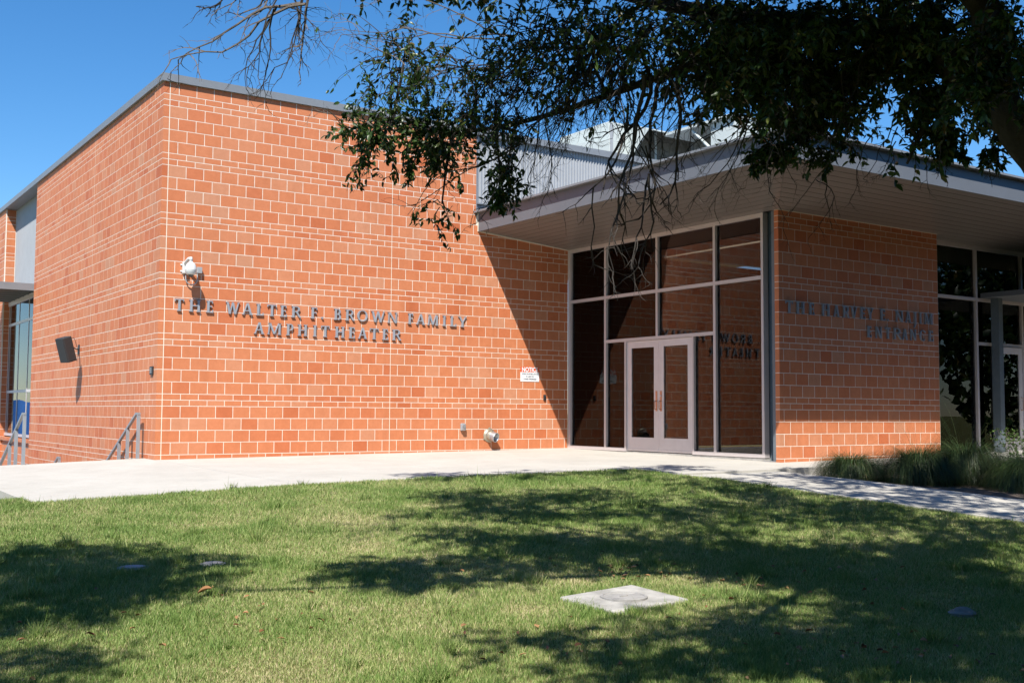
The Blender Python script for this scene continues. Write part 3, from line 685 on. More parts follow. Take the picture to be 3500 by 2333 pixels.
ob = empty('outlet_box', 'small grey weatherproof outlet box low on the front wall', 'outlet box')
bevel(MB().box(5.925, 6.025, -.05, -.001, .375, .52).build('box', M['greybox'], ob), .012, 3)
bevel(MB().box(5.932, 6.018, -.085, -.051, .382, .5).build('cover', M['galv'], ob), .016, 3)
MB().tube([(5.945,-.052,.505),(6.005,-.052,.505)], .007, 8).build('hinge', M['greybox'], ob)
pv = empty('drain_outlet', 'round metal drain outlet with a wide throat low on the front wall', 'drain outlet')
MB().lathe((6.607,-.001,.28), (0,-1,0), [(0,.138),(.012,.138),(.02,.128),(.026,.112),(.05,.104),(.06,.10)], 32).build('flange', M['brass'], pv, True)
ax = Vector((.34,-.85,-.22)).normalized(); c0 = Vector((6.607,-.03,.275))
MB().lathe(c0, ax, [(-.02,.098),(.05,.096),(.13,.094),(.16,.097),(.162,.092),(.155,.084),(.02,.078),(0,.0005)], 32).build('throat', M['galv'], pv, True)
MB().lathe(c0, ax, [(.0,.102),(.045,.104),(.055,.1015),(.06,.0975)], 32).build('collar', M['brass'], pv, True)
for a in (90, 210, 330):
    x = 6.607+.142*math.cos(math.radians(a)); z = .28+.142*math.sin(math.radians(a))
    MB().lathe((x,-.001,z), (0,-1,0), [(0,.02),(.012,.02),(.014,.012),(.02,.010),(.02,.0001)], 12).build('lug', M['brass'], pv)

# ------------------------------------------------------------------ handrails by the steps
def handrail(label, x, y, ztop, run, nposts=3, zb=-.2):
    r = empty('handrail', label, 'handrail', 'grey handrails by the steps'); hw = .022
    z = lambda yy: ztop - .47*max(0, yy - (y+.12))
    ye = y + run
    b = [(x-hw, y-.03, ztop-.035), (x+hw, y-.03, ztop-.035), (x+hw, y+.12, ztop-.035), (x-hw, y+.12, ztop-.035)]
    MB().prism(b, [(p[0], p[1], ztop) for p in b]).build('rail_return', M['rail'], r)
    b = [(x-hw, y+.121, ztop-.04), (x+hw, y+.121, ztop-.04), (x+hw, ye, z(ye)-.04), (x-hw, ye, z(ye)-.04)]
    MB().prism(b, [(p[0], p[1], p[2]+.04) for p in b]).build('rail', M['rail'], r)
    yps = [y] + [y + run*(i+.98)/(nposts)*.62 + .12 for i in range(nposts-1)]
    for yp in yps:
        zt = (ztop - .036) if yp == y else z(yp) - .041
        bz = slab_z(x, .6) - .03 if yp < .62 else slab_z(-1.5, .6) - .155*(int((yp-.6)/.33)+1)
        MB().box(x-.024, x+.024, yp-.024, yp+.024, bz, zt).build('post', M['rail'], r)
    return r
handrail('grey handrail close to the hall side wall with its shadow on brick', -.115, .58, .70, 2.6)
handrail('grey handrail at the far side of the steps by the picture edge', -1.93, .5, .69, 2.6)
handrail('low grey rail end showing beyond the pavement halfway along the side wall', -.25, 5.85, -.235, 1.2, 2)
for o in [o for o in bpy.data.objects if o.name.startswith('post') and o.parent and o.parent.get('label','').startswith('low grey')]:
    pass

# ------------------------------------------------------------------ units on the roof
ru = empty('rooftop_unit', 'pale rooftop air unit with an angled intake hood behind the metal cladding', 'rooftop unit', 'rooftop air units')
bevel(MB().box(12.95, 16.2, 4.0, 6.2, 6.2, 8.50).build('cabinet', M['hvac'], ru), .02)
MB().prism([(11.2,4.0,6.2),(12.95,4.0,6.2),(12.95,6.0,6.2),(11.2,6.0,6.2)], [(11.2,4.0,7.55),(12.95,4.0,8.0),(12.95,6.0,8.0),(11.2,6.0,7.55)]).build('duct_end', M['hvac'], ru)
MB().box(12.0, 12.04, 3.985, 3.999, 6.3, 7.7).box(12.98, 13.06, 3.97, 3.999, 6.3, 8.45).build('panel_seam', M['panel'], ru)
hv = [(0,4.0,8.50),(0,3.1,8.18),(0,4.0,7.35)]
hd = MB()
for x0, x1 in ((13.55, 13.58), (16.17, 16.2)): hd.prism([(x0, q[1], q[2]) for q in hv], [(x1, q[1], q[2]) for q in hv])
hd.prism([(13.581,3.99,8.49),(16.169,3.99,8.49),(16.169,3.1,8.17),(13.581,3.1,8.17)], [(13.581,3.99,8.515),(16.169,3.99,8.515),(16.169,3.1,8.195),(13.581,3.1,8.195)])
hd.build('hood', M['hvac'], ru)
MB().prism([(13.59,3.97,7.38),(16.16,3.97,7.38),(16.16,3.98,7.38),(13.59,3.98,7.38)], [(13.59,3.97,8.45),(16.16,3.97,8.45),(16.16,3.98,8.45),(13.59,3.98,8.45)]).build('intake_grille', M['hvacdark'], ru)
for i in range(3): MB().box(13.7+.8*i, 13.74+.8*i, 3.9, 3.96, 7.45, 8.4).build('rail', M['hvac'], ru)
r2_ = empty('rooftop_unit', 'white rooftop air unit with a long braced overhang half hidden by the branches', 'rooftop unit', 'rooftop air units')
bevel(MB().box(12.55, 14.3, -1.0, -.2, 4.75, 7.45).build('cabinet', M['hvac'], r2_), .02)
MB().box(13.35, 14.3, -.2, 1.3, 4.75, 7.40).build('recessed_panel', M['hvacdark'], r2_)
MB().box(12.45, 14.3, -1.02, 1.3, 7.455, 7.52).build('overhang', M['hvac'], r2_)
MB().tube([(12.55,.45,7.46),(12.55,-.15,6.92),(12.9,-.2,6.6)], .035, 6).build('brace', M['hvac'], r2_)
MB().box(13.3, 13.349, -.19, 1.3, 6.95, 7.0).build('panel_rib', M['panel'], r2_)

# ------------------------------------------------------------------ things lying in the lawn
def lawn_hit(px, py):
    d = ray(px, py); t = 2.0
    while t < 40:
        P = CAM + d*t
        if P.z < lawn_z(P.x, P.y): return P
        t += .003
pd = empty('concrete_collar', 'square concrete pad with a round lid set in the lawn', 'valve pad')
pc = [lawn_hit(*q) for q in ((1909,2052), (2098,2103), (2358,2060), (2159,2009))]
cz = sum(p.z for p in pc)/4; cc = Vector((sum(p.x for p in pc)/4, sum(p.y for p in pc)/4, cz))
o = MB().prism([(p.x, p.y, lawn_z(p.x,p.y)-.12) for p in pc], [(p.x, p.y, lawn_z(p.x,p.y)+.03) for p in pc]).build('pad', M['padc'], pd); bevel(o, .02, 3)
lz = lawn_z(cc.x, cc.y) + .03
MB().lathe((cc.x, cc.y, lz), (0,0,1), [(-.02,.16),(.007,.16),(.010,.155),(.010,.14),(.004,.137),(.004,.0005)], 36).build('lid', M['lid'], pd)
MB().box(cc.x-.03, cc.x+.03, cc.y-.008, cc.y+.008, lz+.0042, lz+.012).build('lid_handle', M['lid'], pd)
for (px, py), rr, lab in (((729,1931), .10, 'small flat grey lid in the grass at the tip of the left shadow'), ((455,1945), .12, 'flat grey lid in the grass deep inside the left shadow')):
    p = lawn_hit(px, py); z = lawn_z(p.x, p.y)
    e = empty('ground_lid', lab, 'ground lid', 'flat lids in the lawn')
    MB().lathe((p.x, p.y, z), (0,0,1), [(-.05,rr),(.012,rr),(.018,rr*.95),(.019,.0005)], 28).build('rim', M['lid'], e)
    MB().lathe((p.x, p.y, z+.0195), (0,0,1), [(-.003,rr*.75),(.004,rr*.75),(.005,rr*.7),(.005,.0005)], 28).build('cover', M['lid'], e)
p = lawn_hit(3290, 2100); bm = bmesh.new(); bmesh.ops.create_icosphere(bm, subdivisions=3, radius=1)
for v in bm.verts:
    k = 1 + .18*math.sin(3.1*v.co.x+1)*math.cos(2.7*v.co.y) + .08*math.sin(7*v.co.z+2*v.co.x); v.co = Vector((v.co.x*.14*k, v.co.y*.09*k, v.co.z*.03*k))
me = bpy.data.meshes.new('stone'); bm.to_mesh(me); bm.free(); o = link('stone', me, M['rock']); o.location = (p.x, p.y, lawn_z(p.x,p.y)+.012); o.rotation_euler = (0,0,.5)
tag(o, 'flat pale stone half sunk in the shaded grass', 'stone')
p = lawn_hit(700, 2046)
cl = MB(); nn = 9
for i in range(nn):
    t = i/(nn-1); wd = .045*math.sin(math.pi*min(1, t*.9+.08))**.7
    for j in range(5):
        a = -1.25 + 2.5*j/4; cl.v.append((.17*(t-.5), wd*math.sin(a), .012 + wd*(1-math.cos(a))*.9 + .03*t*t + .014*math.sin(3*t)))
for i in range(nn-1):
    for j in range(4): a = i*5+j; cl.f.append((a, a+1, a+6, a+5))
cl.tube([(.085,0,.045),(.10,.01,.065),(.11,.005,.05)], .004, 5)
o = cl.build('curled_leaf', M['dead'], None, True); o.location = (p.x, p.y, lawn_z(p.x,p.y)+.03); o.rotation_euler = (.15, -.1, math.radians(-28)); o.scale = (.55,.75,.8)
md = o.modifiers.new('s', 'SOLIDIFY'); md.thickness = .0012
tag(o, 'large curled brown dead leaf lying on the sunny lawn', 'leaf')

# ------------------------------------------------------------------ lawn grass and fallen leaves
def fast_mesh(name, V, F3, tone=None):
    me = bpy.data.meshes.new(name); nv, nf = len(V), len(F3)
    me.vertices.add(nv); me.vertices.foreach_set('co', np.asarray(V, dtype=np.float32).ravel())
    me.loops.add(nf*3); me.loops.foreach_set('vertex_index', np.asarray(F3, dtype=np.int32).ravel())
    me.polygons.add(nf); me.polygons.foreach_set('loop_start', np.arange(0, nf*3, 3, dtype=np.int32))
    me.update(calc_edges=True)
    if tone is not None: me.attributes.new('tone', 'FLOAT', 'FACE').data.foreach_set('value', np.asarray(tone, dtype=np.float32))
    return me
vlawn = np.vectorize(lawn_z)
def lawn_points(n, pw=1.25, tmin=4.2, tmax=18.5):
    u = rng.random(n*2); a = 2 - pw
    t = (tmin**a + u*(tmax**a - tmin**a))**(1/a); s = rng.uniform(-.50, .50, n*2)*t
    f = np.array([FWD.x, FWD.y]); f /= np.linalg.norm(f); r = np.array([RIGHT.x, RIGHT.y])
    P = np.array([CAM.x, CAM.y]) + t[:,None]*f + s[:,None]*r
    x, y = P[:,0], P[:,1]
    xl = 5.37 + .05*np.maximum(0, -6.958 - y)
    ok = (((y < -5.96) & (x < xl - .0) & (x < 8)) | ((x < -3.0) & (y < 0)))
    ok &= ~((x > -3.02) & (x < -2.67) & (y > -5.98) )
    ok &= ~((y > -6.95) & (x > 5.3))
    # keep the pads clear
    q = [(p_.x, p_.y) for p_ in pc]; ins = np.ones(len(x), bool)
    for i in range(4):
        (ax_, ay_), (bx_, by_) = q[i], q[(i+1) % 4]; ins &= ((bx_-ax_)*(y-ay_) - (by_-ay_)*(x-ax_)) > .016 + .016*np.sin(9*x)*np.sin(11*y)
    ok &= ~ins
    for px, py, rr in ((729,1931,.085), (455,1945,.10)):
        l = lawn_hit(px, py); ok &= ((x-l.x)**2 + (y-l.y)**2) > rr**2
    return P[ok][:n], t[ok][:n]
P, T_ = lawn_points(820000)
n = len(P); x, y = P[:,0], P[:,1]; z = vlawn(x, y)
sc_ = (T_/6)**.55
clump = np.sin(x*5.1+np.sin(y*3.3))*np.sin(y*4.7+np.sin(x*2.9)); patch = np.sin(x*1.1+2)*np.sin(y*1.4+.5)
hgt = (.015 + .013*rng.random(n) + .011*np.maximum(0, clump) + .009*np.maximum(0, patch))*(1+1.0*(rng.random(n) > .988))*sc_
tc_, _ = lawn_points(260, 1.5, 4.3, 15); dry = np.zeros(n)
for i_, (tx, ty) in enumerate(tc_):
    rr_ = .035 + .05*random.random(); near = ((x-tx)**2 + (y-ty)**2) < rr_**2; hgt[near] *= random.uniform(1.5, 2.6)
dc_, _ = lawn_points(26, 1.2, 4.4, 13)
dc_ = np.vstack([dc_, [[cc.x+.25, cc.y+.65], [cc.x+.9, cc.y+.3], [cc.x+.2, cc.y-.8], [cc.x-.7, cc.y+.1]]])
for i_, (tx, ty) in enumerate(dc_):
    rr_ = random.uniform(.22, .6); q_ = np.clip(1 - np.sqrt(((x-tx)/1.3)**2 + (y-ty)**2)/rr_, 0, 1); dry = np.maximum(dry, q_)
hgt *= 1 - .45*dry
ang = rng.uniform(0, 2*np.pi, n); lean = rng.uniform(.15, .95, n)*hgt
wd = (.0022 + .0016*rng.random(n))*sc_*1.15
dx, dy = np.cos(ang), np.sin(ang); a2 = rng.uniform(0, 2*np.pi, n); ex, ey = np.cos(a2), np.sin(a2)
V = np.empty((n, 3, 3)); V[:,0] = np.stack([x-ex*wd, y-ey*wd, z-.004], 1); V[:,1] = np.stack([x+ex*wd, y+ey*wd, z-.004], 1)
V[:,2] = np.stack([x+dx*lean, y+dy*lean, z+hgt], 1)
tone = np.clip(rng.beta(2.0, 2.6, n)*.95 + .10*(hgt < .035*sc_) - .16*np.maximum(0, clump) + .24*dry - .05, 0, 1)
me = fast_mesh('grass', V.reshape(-1,3), np.arange(n*3).reshape(-1,3), tone); o = link('grass', me, M['grassb']); tag(o, 'short lawn grass blades green mixed with straw', 'grass', kind='stuff')

def leaf_blades(Cs, D, L, Wd, up, fold=.25):
    """ovate leaves: base C, direction D, length L, half-width Wd, normal-ish up; returns verts and triangles"""
    n = len(Cs); side = np.cross(D, up); side /= np.maximum(1e-6, np.linalg.norm(side, axis=1))[:,None]; nm = np.cross(side, D)
    L = L[:,None]; Wd = Wd[:,None]
    V = np.empty((n, 8, 3))
    V[:,0] = Cs
    V[:,1] = Cs + D*L*.30 + side*Wd*.9 + nm*Wd*fold; V[:,2] = Cs + D*L*.33; V[:,3] = Cs + D*L*.30 - side*Wd*.9 + nm*Wd*fold
    V[:,4] = Cs + D*L*.66 + side*Wd*.72 + nm*(Wd*fold - L*.05); V[:,5] = Cs + D*L*.68 - nm*L*.05; V[:,6] = Cs + D*L*.66 - side*Wd*.72 + nm*(Wd*fold - L*.05)
    V[:,7] = Cs + D*L - nm*L*.14
    tri = np.array([(0,2,1),(0,3,2),(1,2,5),(1,5,4),(2,3,6),(2,6,5),(4,5,7),(5,6,7)])
    F = (np.arange(n)*8)[:,None,None] + tri[None]
    return V.reshape(-1,3), F.reshape(-1,3)
P, T_ = lawn_points(45, 1.6, 4.4, 9)
extra = []
for px, py, sx, sy, k in ((2150,1960,170,40,34), (2600,2000,300,80,30), (3000,2250,380,60,30), (1750,2200,300,80,14), (700,2150,400,80,16), (2250,2050,160,60,12)):
    for i in range(k):
        q = lawn_hit(random.gauss(px, sx*.6), min(2325, random.gauss(py, sy*.6)))
        if q and abs(q.x-cc.x) + abs(q.y-cc.y) > .62: extra.append((q.x, q.y))
P = np.vstack([P, np.array(extra)]); n = len(P)
Z = vlawn(P[:,0], P[:,1]) + .022 + .012*rng.random(n); ang = rng.uniform(0, 2*np.pi, n)
D = np.stack([np.cos(ang), np.sin(ang), rng.uniform(-.2,.45,n)], 1); D /= np.linalg.norm(D, axis=1)[:,None]
up = np.stack([rng.normal(0,.5,n), rng.normal(0,.5,n), np.ones(n)], 1)
Vv, Ff = leaf_blades(np.column_stack([P, Z]), D, rng.uniform(.03,.06,n), rng.uniform(.008,.016,n), up, .7)
o = link('fallen_leaves', fast_mesh('fallen_leaves', Vv, Ff), M['dead']); tag(o, 'dry brown leaves scattered over the lawn', 'leaves', kind='stuff')

# ------------------------------------------------------------------ ornamental grasses and shrub
def muhly(cx, cy, hh, nb, label, seed, lean=(0,0)):
    g = np.random.default_rng(seed); z0 = bed_z(cx, cy)
    root = empty('ornamental_grass', label, 'grass clump', 'weeping grass clumps in the bed')
    def blades(nb, l0, l1, droop0, droop1, wd):
        ns = 7; ang = g.uniform(0, 2*np.pi, nb); r0 = .09*np.sqrt(g.random(nb)); L = g.uniform(l0, l1, nb)*hh; dr = g.uniform(droop0, droop1, nb)
        el = g.uniform(.70, 1.45, nb); V = []; F = []
        p = np.stack([cx + r0*np.cos(ang), cy + r0*np.sin(ang), np.full(nb, z0)], 1); az = ang + g.normal(0, .35, nb)
        pts = [p]
        for s in range(ns):
            st = L/ns; q = np.stack([np.cos(az)*np.cos(el)+lean[0]*s*.02, np.sin(az)*np.cos(el)+lean[1]*s*.02, np.sin(el)], 1)
            p = p + q*st[:,None]; pts.append(p); el = el - dr/ns*(.5+s*.22)
        side = np.stack([-np.sin(az), np.cos(az), np.zeros(nb)], 1)
        A = np.stack([pp + side*(wd*(1-.9*i/ns)) for i, pp in enumerate(pts)], 1); Bv = np.stack([pp - side*(wd*(1-.9*i/ns)) for i, pp in enumerate(pts)], 1)
        V = np.concatenate([A, Bv], 1)   # nb, 2(ns+1), 3
        k = ns+1; tri = []
        for i in range(ns): tri += [(i, k+i, i+1), (i+1, k+i, k+i+1)]
        F = (np.arange(nb)*2*k)[:,None,None] + np.array(tri)[None]
        return V.reshape(-1,3), F.reshape(-1,3)
    for nm, args in (('blades', (int(nb*2.4), .85, 1.3, 2.4, 4.2, .0030)), ('seed_stalks', (int(nb*.03), 1.2, 1.7, .8, 1.8, .0015))):
        V, F = blades(*args); link(nm, fast_mesh(nm, V, F), M['muhly'], root)
gsp = [(7.95,-7.75,.72,1500,'weeping green grass clump at the paved corner of the bed, first of the row'),
       (8.75,-8.35,.95,1900,'rounded dark grass clump second from the paved corner'),
       (9.6,-8.55,1.1,2000,'tall rounded grass clump in front of the brick wall end'),
       (9.35,-9.75,1.0,1800,'dark grass clump beside the path midway along the bed'),
       (10.9,-9.6,1.1,1800,'grass clump at the picture edge below the bright leafy shrub'),
       (9.6,-10.9,.95,1500,'dark low grass clump nearest the camera at the picture edge')]
for i, (a, b, h_, n_, lab) in enumerate(gsp): muhly(a, b, h_, n_, lab, 100+i, (.5,-.2))
sr = empty('shrub', 'bright green small-leaved shrub before the right-hand glass door', 'shrub')
tw = MB(); LC = []; LD = []
for i in range(60):
    a = random.uniform(0, 6.28); r = random.random()**.5*.65; bx, by = 12.6 + r*math.cos(a)*1.3, -8.0 + r*math.sin(a); p = Vector((bx, by, bed_z(bx,by)))
    d = Vector((random.gauss(0,.25), random.gauss(0,.25), 1)).normalized(); pts = [p]
    for s in range(8):
        d = (d + Vector((random.gauss(0,.14), random.gauss(0,.14), .02))).normalized(); p = p + d*.10*random.uniform(.7,1.15); pts.append(p)
        for q in range(7): LC.append(tuple(p)); LD.append((random.gauss(0,1), random.gauss(0,1), random.gauss(.2,.6)))
    tw.tube(pts, [.006]*4+[.003]*5, 4)
tw.build('stems', M['twig'], sr)
LC = np.array(LC); LD = np.array(LD); LD /= np.linalg.norm(LD, axis=1)[:,None]
V, F = leaf_blades(LC, LD, rng.uniform(.025,.05,len(LC)), rng.uniform(.008,.014,len(LC)), rng.normal(0,1,(len(LC),3))+np.array([0,0,1.2]))
link('foliage', fast_mesh('foliage', V, F), M['shrubleaf'], sr)

# ------------------------------------------------------------------ the big tree
tree = empty('shade_tree', 'large broadleaf tree whose leafy branches hang across the top of the view', 'tree')
K = 3500/2352.0
def A2(x, y, d): return at(x*K, y*K, d)
skel = []
def limb(pts, radii, name='limb', sub=4, nseg=12, wob=.02):
    P_ = [Vector(p) for p in pts]; out = []; rr = []
    for i in range(len(P_)-1):
        p0 = P_[max(i-1,0)]; p1 = P_[i]; p2 = P_[i+1]; p3 = P_[min(i+2, len(P_)-1)]
        for s in range(sub):
            t = s/sub; q = .5*((2*p1) + (-p0+p2)*t + (2*p0-5*p1+4*p2-p3)*t*t + (-p0+3*p1-3*p2+p3)*t**3)
            r = radii[i]*(1-t) + radii[i+1]*t
            q = q + Vector((random.gauss(0,1), random.gauss(0,1), random.gauss(0,1)))*wob*r*8*(0 if (i == 0 and s == 0) else 1)*.3
            out.append(q); rr.append(r*random.uniform(.93,1.07))
    out.append(P_[-1]); rr.append(radii[-1])
    MB().tube(out, rr, nseg).build(name, M['bark'], tree, True)
    skel.extend(zip(out, rr)); return out
base = CAM + FWD*5.9 + RIGHT*4.0; base.z = lawn_z(base.x, base.y) - .1
fork = at(3800, 760, 5.9)
limb([base, base + Vector((.02,.0,.5)), base*.35 + fork*.65 + Vector((.05,0,-.1)), fork], [.36,.27,.22,.20], 'trunk', 6, 18)
limb([fork, at(3590,560,5.9), at(3455,400,5.9), at(3395,230,5.9), at(3365,20,5.8), at(3345,-300,5.6), at(3200,-900,5.2), at(2900,-1500,4.6)], [.19,.135,.098,.080,.070,.060,.045,.02])
limb([at(3475,430,5.9), at(3290,250,6.1), at(3080,150,6.3), at(2750,80,6.5), at(2350,30,6.9), at(1950,-60,7.3), at(1500,-160,7.6), at(1050,-260,7.6)], [.10,.085,.072,.058,.045,.034,.024,.012])
limb([at(2750,80,6.5), at(2450,190,6.8), at(2150,300,7.1), at(1850,400,7.4), at(1550,455,7.6), at(1290,440,7.7)], [.04,.030,.024,.018,.012,.006], 'branch', 4, 8)
limb([at(3080,150,6.3), at(2920,260,6.5), at(2780,400,6.6), at(2700,560,6.6)], [.045,.03,.02,.008], 'branch', 4, 8)
limb([at(3290,250,6.1), at(3210,330,6.2), at(3150,450,6.2), at(3100,560,6.2)], [.04,.028,.018,.007], 'branch', 4, 8)
limb([at(3365,20,5.8), at(2900,-500,5.6), at(2200,-800,5.2), at(1200,-1000,4.8), at(200,-1300,4.4), at(-900,-1500,4.2)], [.08,.07,.055,.042,.03,.012])
limb([at(2200,-800,5.2), at(1700,-1500,5.8), at(1000,-2200,6.2)], [.045,.03,.01], 'branch', 4, 8)
limb([at(2900,-500,5.6), at(2500,-900,6.8), at(2100,-1100,8.2)], [.05,.034,.012], 'branch', 4, 8)
limb([at(3345,-300,5.6), at(3700,-900,6.4), at(3900,-1300,7.8)], [.06,.045,.015], 'branch', 4, 8)
limb([at(3200,-900,5.2), at(2900,-2000,3.6), at(2400,-4500,2.2)], [.05,.04,.012], 'branch', 4, 8)
SK = np.array([tuple(p) for p, r in skel]); SKR = np.array([r for p, r in skel])

TW = {'twig': MB(), 'dark': MB()}; LC = []; LD = []; LL = []
def shoot(p, d, L, r, leafp, droop, bend=.35, kind='dark', sides=3, steps=6, sub=0, lsize=1.0):
    pts = [p.copy()]; d = d.normalized()
    for s in range(steps):
        d = (d + Vector((random.gauss(0,bend), random.gauss(0,bend), random.gauss(-droop,bend)))*.55).normalized()
        p = p + d*(L/steps); pts.append(p.copy())
        if sub and s >= 1 and random.random() < .75:
            q = (d + Vector((random.gauss(0,1), random.gauss(0,1), random.gauss(-.15,.8)))*.8).normalized()
            shoot(p.copy(), q, L*random.uniform(.3,.6), r*.6, leafp, droop*.8, bend, kind, 3, 4, sub-1, lsize)
        if leafp > 0:
            for q in range(2 if leafp < 1.5 else 3):
                if random.random() < leafp*.62:
                    ld = (d*.5 + Vector((random.gauss(0,.8), random.gauss(0,.8), random.gauss(-.45,.6)))).normalized()
                    LC.append(tuple(p)); LD.append(tuple(ld)); LL.append(random.uniform(.032,.064)*lsize)
    TW[kind].tube(pts, [r*(1-.75*i/steps) for i in range(steps+1)], sides, False)
    return pts
def near_skel(c):
    d = np.linalg.norm(SK - np.array(tuple(c)), axis=1) + .6*(SKR > .09); return Vector(SK[int(np.argmin(d))])
def cluster(c, rx, rz, nshoots, leafp, droop=.25, kind='dark', L=.45, lsize=1.0, sub=1, link_branch=True, spread=1.0):
    """a spray of leafy shoots round c; rx, rz are radii in metres (across, upright)"""
    src = near_skel(c); mid = (src + c)*.5 + Vector((random.gauss(0,.06), random.gauss(0,.06), .10))
    if link_branch: TW[kind].tube([src, mid, c], [.014, .010, .006], 5, False)
    for i in range(nshoots):
        g = Vector((random.gauss(0,1), random.gauss(0,1), random.gauss(0,1))).normalized()*random.random()**.45
        s = c + RIGHT*g.x*rx*.8 + FWD*g.y*rx*.7*spread + UP*g.z*rz*.8
        if random.random() < .35: TW[kind].tube([c + (s-c)*.2, (s+c)*.5 + Vector((0,0,.02)), s], [.005,.004,.003], 3, False)
        d = (s - c)*1.2 + Vector((random.gauss(0,.3), random.gauss(0,.3), random.gauss(-.1,.3)))
        shoot(s, d, L*random.uniform(.6,1.2), .0042, leafp, droop, kind=kind, sub=sub if random.random() < .5 else 0, lsize=lsize)
def cl2(x, y, rx, ry, d, n, leafp, **kw):
    """cluster at a place of the photo (2352-wide frame), radii in the same pixels"""
    k = K*d/FPX
    if x > 1600: n = max(4, int(n*.72)); y = y - (14 if y > 120 else 0)
    if y > 315 and x > 1250: kw['L'] = .13; y -= 8
    elif x > 1600: kw['L'] = min(kw.get('L', .45), .30)
    cluster(A2(x, y, d), rx*k, ry*k, n, leafp, **kw)
# leafy sprays seen against sky, roof and brick
cl2(930,120,95,75,7.6,26,1.0); cl2(860,285,75,45,7.6,34,1.5,L=.28); cl2(980,300,80,38,7.6,38,1.6,L=.28); cl2(1080,270,70,42,7.5,24,1.3,L=.28)
cl2(900,190,70,50,7.6,14,.9,L=.35); cl2(1060,150,120,90,7.4,34,1.1); cl2(1150,240,70,60,7.4,17,1.0,L=.32); cl2(1165,390,34,50,7.4,17,1.4,L=.2); cl2(1155,440,22,24,7.4,6,1.5,L=.16)
cl2(1015,468,28,16,7.5,5,1.0,L=.24); cl2(1290,70,170,60,7.0,46,1.2); cl2(1180,60,120,60,7.2,30,1.0); cl2(1340,170,110,70,7.0,8,.4); cl2(1450,105,150,80,6.9,26,.7)
cl2(1580,55,170,60,6.7,48,1.4); cl2(1680,110,130,90,6.6,60,1.6); cl2(1760,210,110,100,6.6,62,1.6); cl2(1840,110,130,90,6.5,60,1.7); cl2(1845,270,60,65,6.6,30,1.4)
cl2(1775,372,46,30,6.6,24,1.5,L=.2); cl2(1875,350,38,45,6.6,14,1.2,L=.2); cl2(1932,360,36,30,6.5,12,1.5,L=.22); cl2(1970,150,110,95,6.4,60,1.7); cl2(1960,240,30,25,6.4,5,1.0,L=.2)
cl2(2085,110,110,85,6.3,54,1.7); cl2(2115,225,70,45,6.2,26,1.5,L=.2); cl2(2080,325,34,36,6.2,13,1.4,L=.2); cl2(2160,275,50,40,6.2,18,1.4,L=.2); cl2(2185,345,45,30,6.2,16,1.5,L=.24)
cl2(2280,350,32,28,6.1,12,1.4,L=.22); cl2(2290,60,70,70,6.9,34,1.3); cl2(2300,190,50,60,7.2,22,1.1); cl2(2230,140,90,80,6.2,40,1.5); cl2(1635,243,22,22,6.9,7,1.5,L=.2)
cl2(1700,280,40,45,6.7,9,.7,L=.25); cl2(1920,40,200,50,6.2,60,1.7); cl2(1500,10,250,40,6.8,50,1.4); cl2(2150,20,150,40,6.1,50,1.7)
cl2(1800,50,120,70,6.9,50,1.7); cl2(1900,190,80,65,6.9,34,1.5); cl2(1720,40,160,50,6.3,50,1.7); cl2(2030,60,120,70,6.8,50,1.7); cl2(1640,150,80,60,6.9,30,1.4); cl2(1800,160,90,60,6.2,40,1.6)
cl2(2250,100,60,60,5.4,26,1.6,L=.22); cl2(2310,200,40,60,5.3,18,1.5,L=.2); cl2(2330,120,40,60,5.3,16,1.5,L=.2); cl2(2200,230,50,40,5.5,14,1.4,L=.2)
# bare hanging twigs
def bare(x0, y0, x1, y1, d, n, r=.006, kind='dark', spreadpx=30, sub=2):
    for i in range(n):
        p0 = A2(x0+random.gauss(0,spreadpx), y0+random.gauss(0,spreadpx*.3), d+random.gauss(0,.15)); p1 = A2(x1+random.gauss(0,spreadpx*1.3), y1+random.gauss(0,spreadpx), d+random.gauss(0,.15))
        v = p1 - p0; L = v.length; steps = 9; p = p0.copy(); pts = [p.copy()]; dirn = v.normalized()
        for s in range(steps):
            tgt = (p1 - p).normalized() if (p1-p).length > .03 else dirn
            dirn = (dirn*.6 + tgt*.5 + Vector((random.gauss(0,.22), random.gauss(0,.22), random.gauss(0,.2)))).normalized(); p = p + dirn*L/steps; pts.append(p.copy())
            if s > 1 and sub and random.random() < .7:
                shoot(p.copy(), dirn + Vector((random.gauss(0,.8), random.gauss(0,.8), random.gauss(-.2,.6))), L*random.uniform(.12,.32), r*.5, 0, .15, .4, kind, 3, 5, sub-1)
        TW[kind].tube(pts, [r*(1-.7*i/steps) for i in range(steps+1)], 5, False)
bare(1500,170,1440,490,6.6,2,.015,'dark',14); bare(1535,180,1500,500,6.6,2,.014,'dark',12); bare(1480,230,1400,640,6.6,2,.009); bare(1500,400,1470,640,6.6,2,.008,'dark',16); bare(1440,150,1420,330,6.8,7,.007); bare(1560,190,1500,360,6.6,5,.006); bare(1470,330,1560,500,6.6,3,.005,'dark',12); bare(1380,90,1300,300,7.0,8,.006); bare(1300,40,1180,260,7.2,8,.006); bare(1480,70,1400,250,6.9,10,.006); bare(1220,120,1120,330,7.3,7,.006); bare(1420,100,1260,260,7.0,8,.0045,'twig'); bare(1600,110,1500,250,6.7,8,.005); bare(1330,60,1420,260,6.9,6,.006)
bare(1250,100,1130,260,7.2,8,.006); bare(1330,150,1230,330,7.0,9,.005); bare(1400,60,1290,300,7.0,9,.006); bare(1250,240,1190,420,7.3,4,.007); bare(1190,400,1090,520,7.4,2,.006,'dark',12)
bare(1150,150,1020,140,7.4,6,.005,'twig'); bare(1320,220,1250,400,7.0,4,.004,'twig'); bare(1700,180,1560,330,6.7,7,.004,'twig'); bare(1780,240,1660,420,6.6,5,.004,'twig')
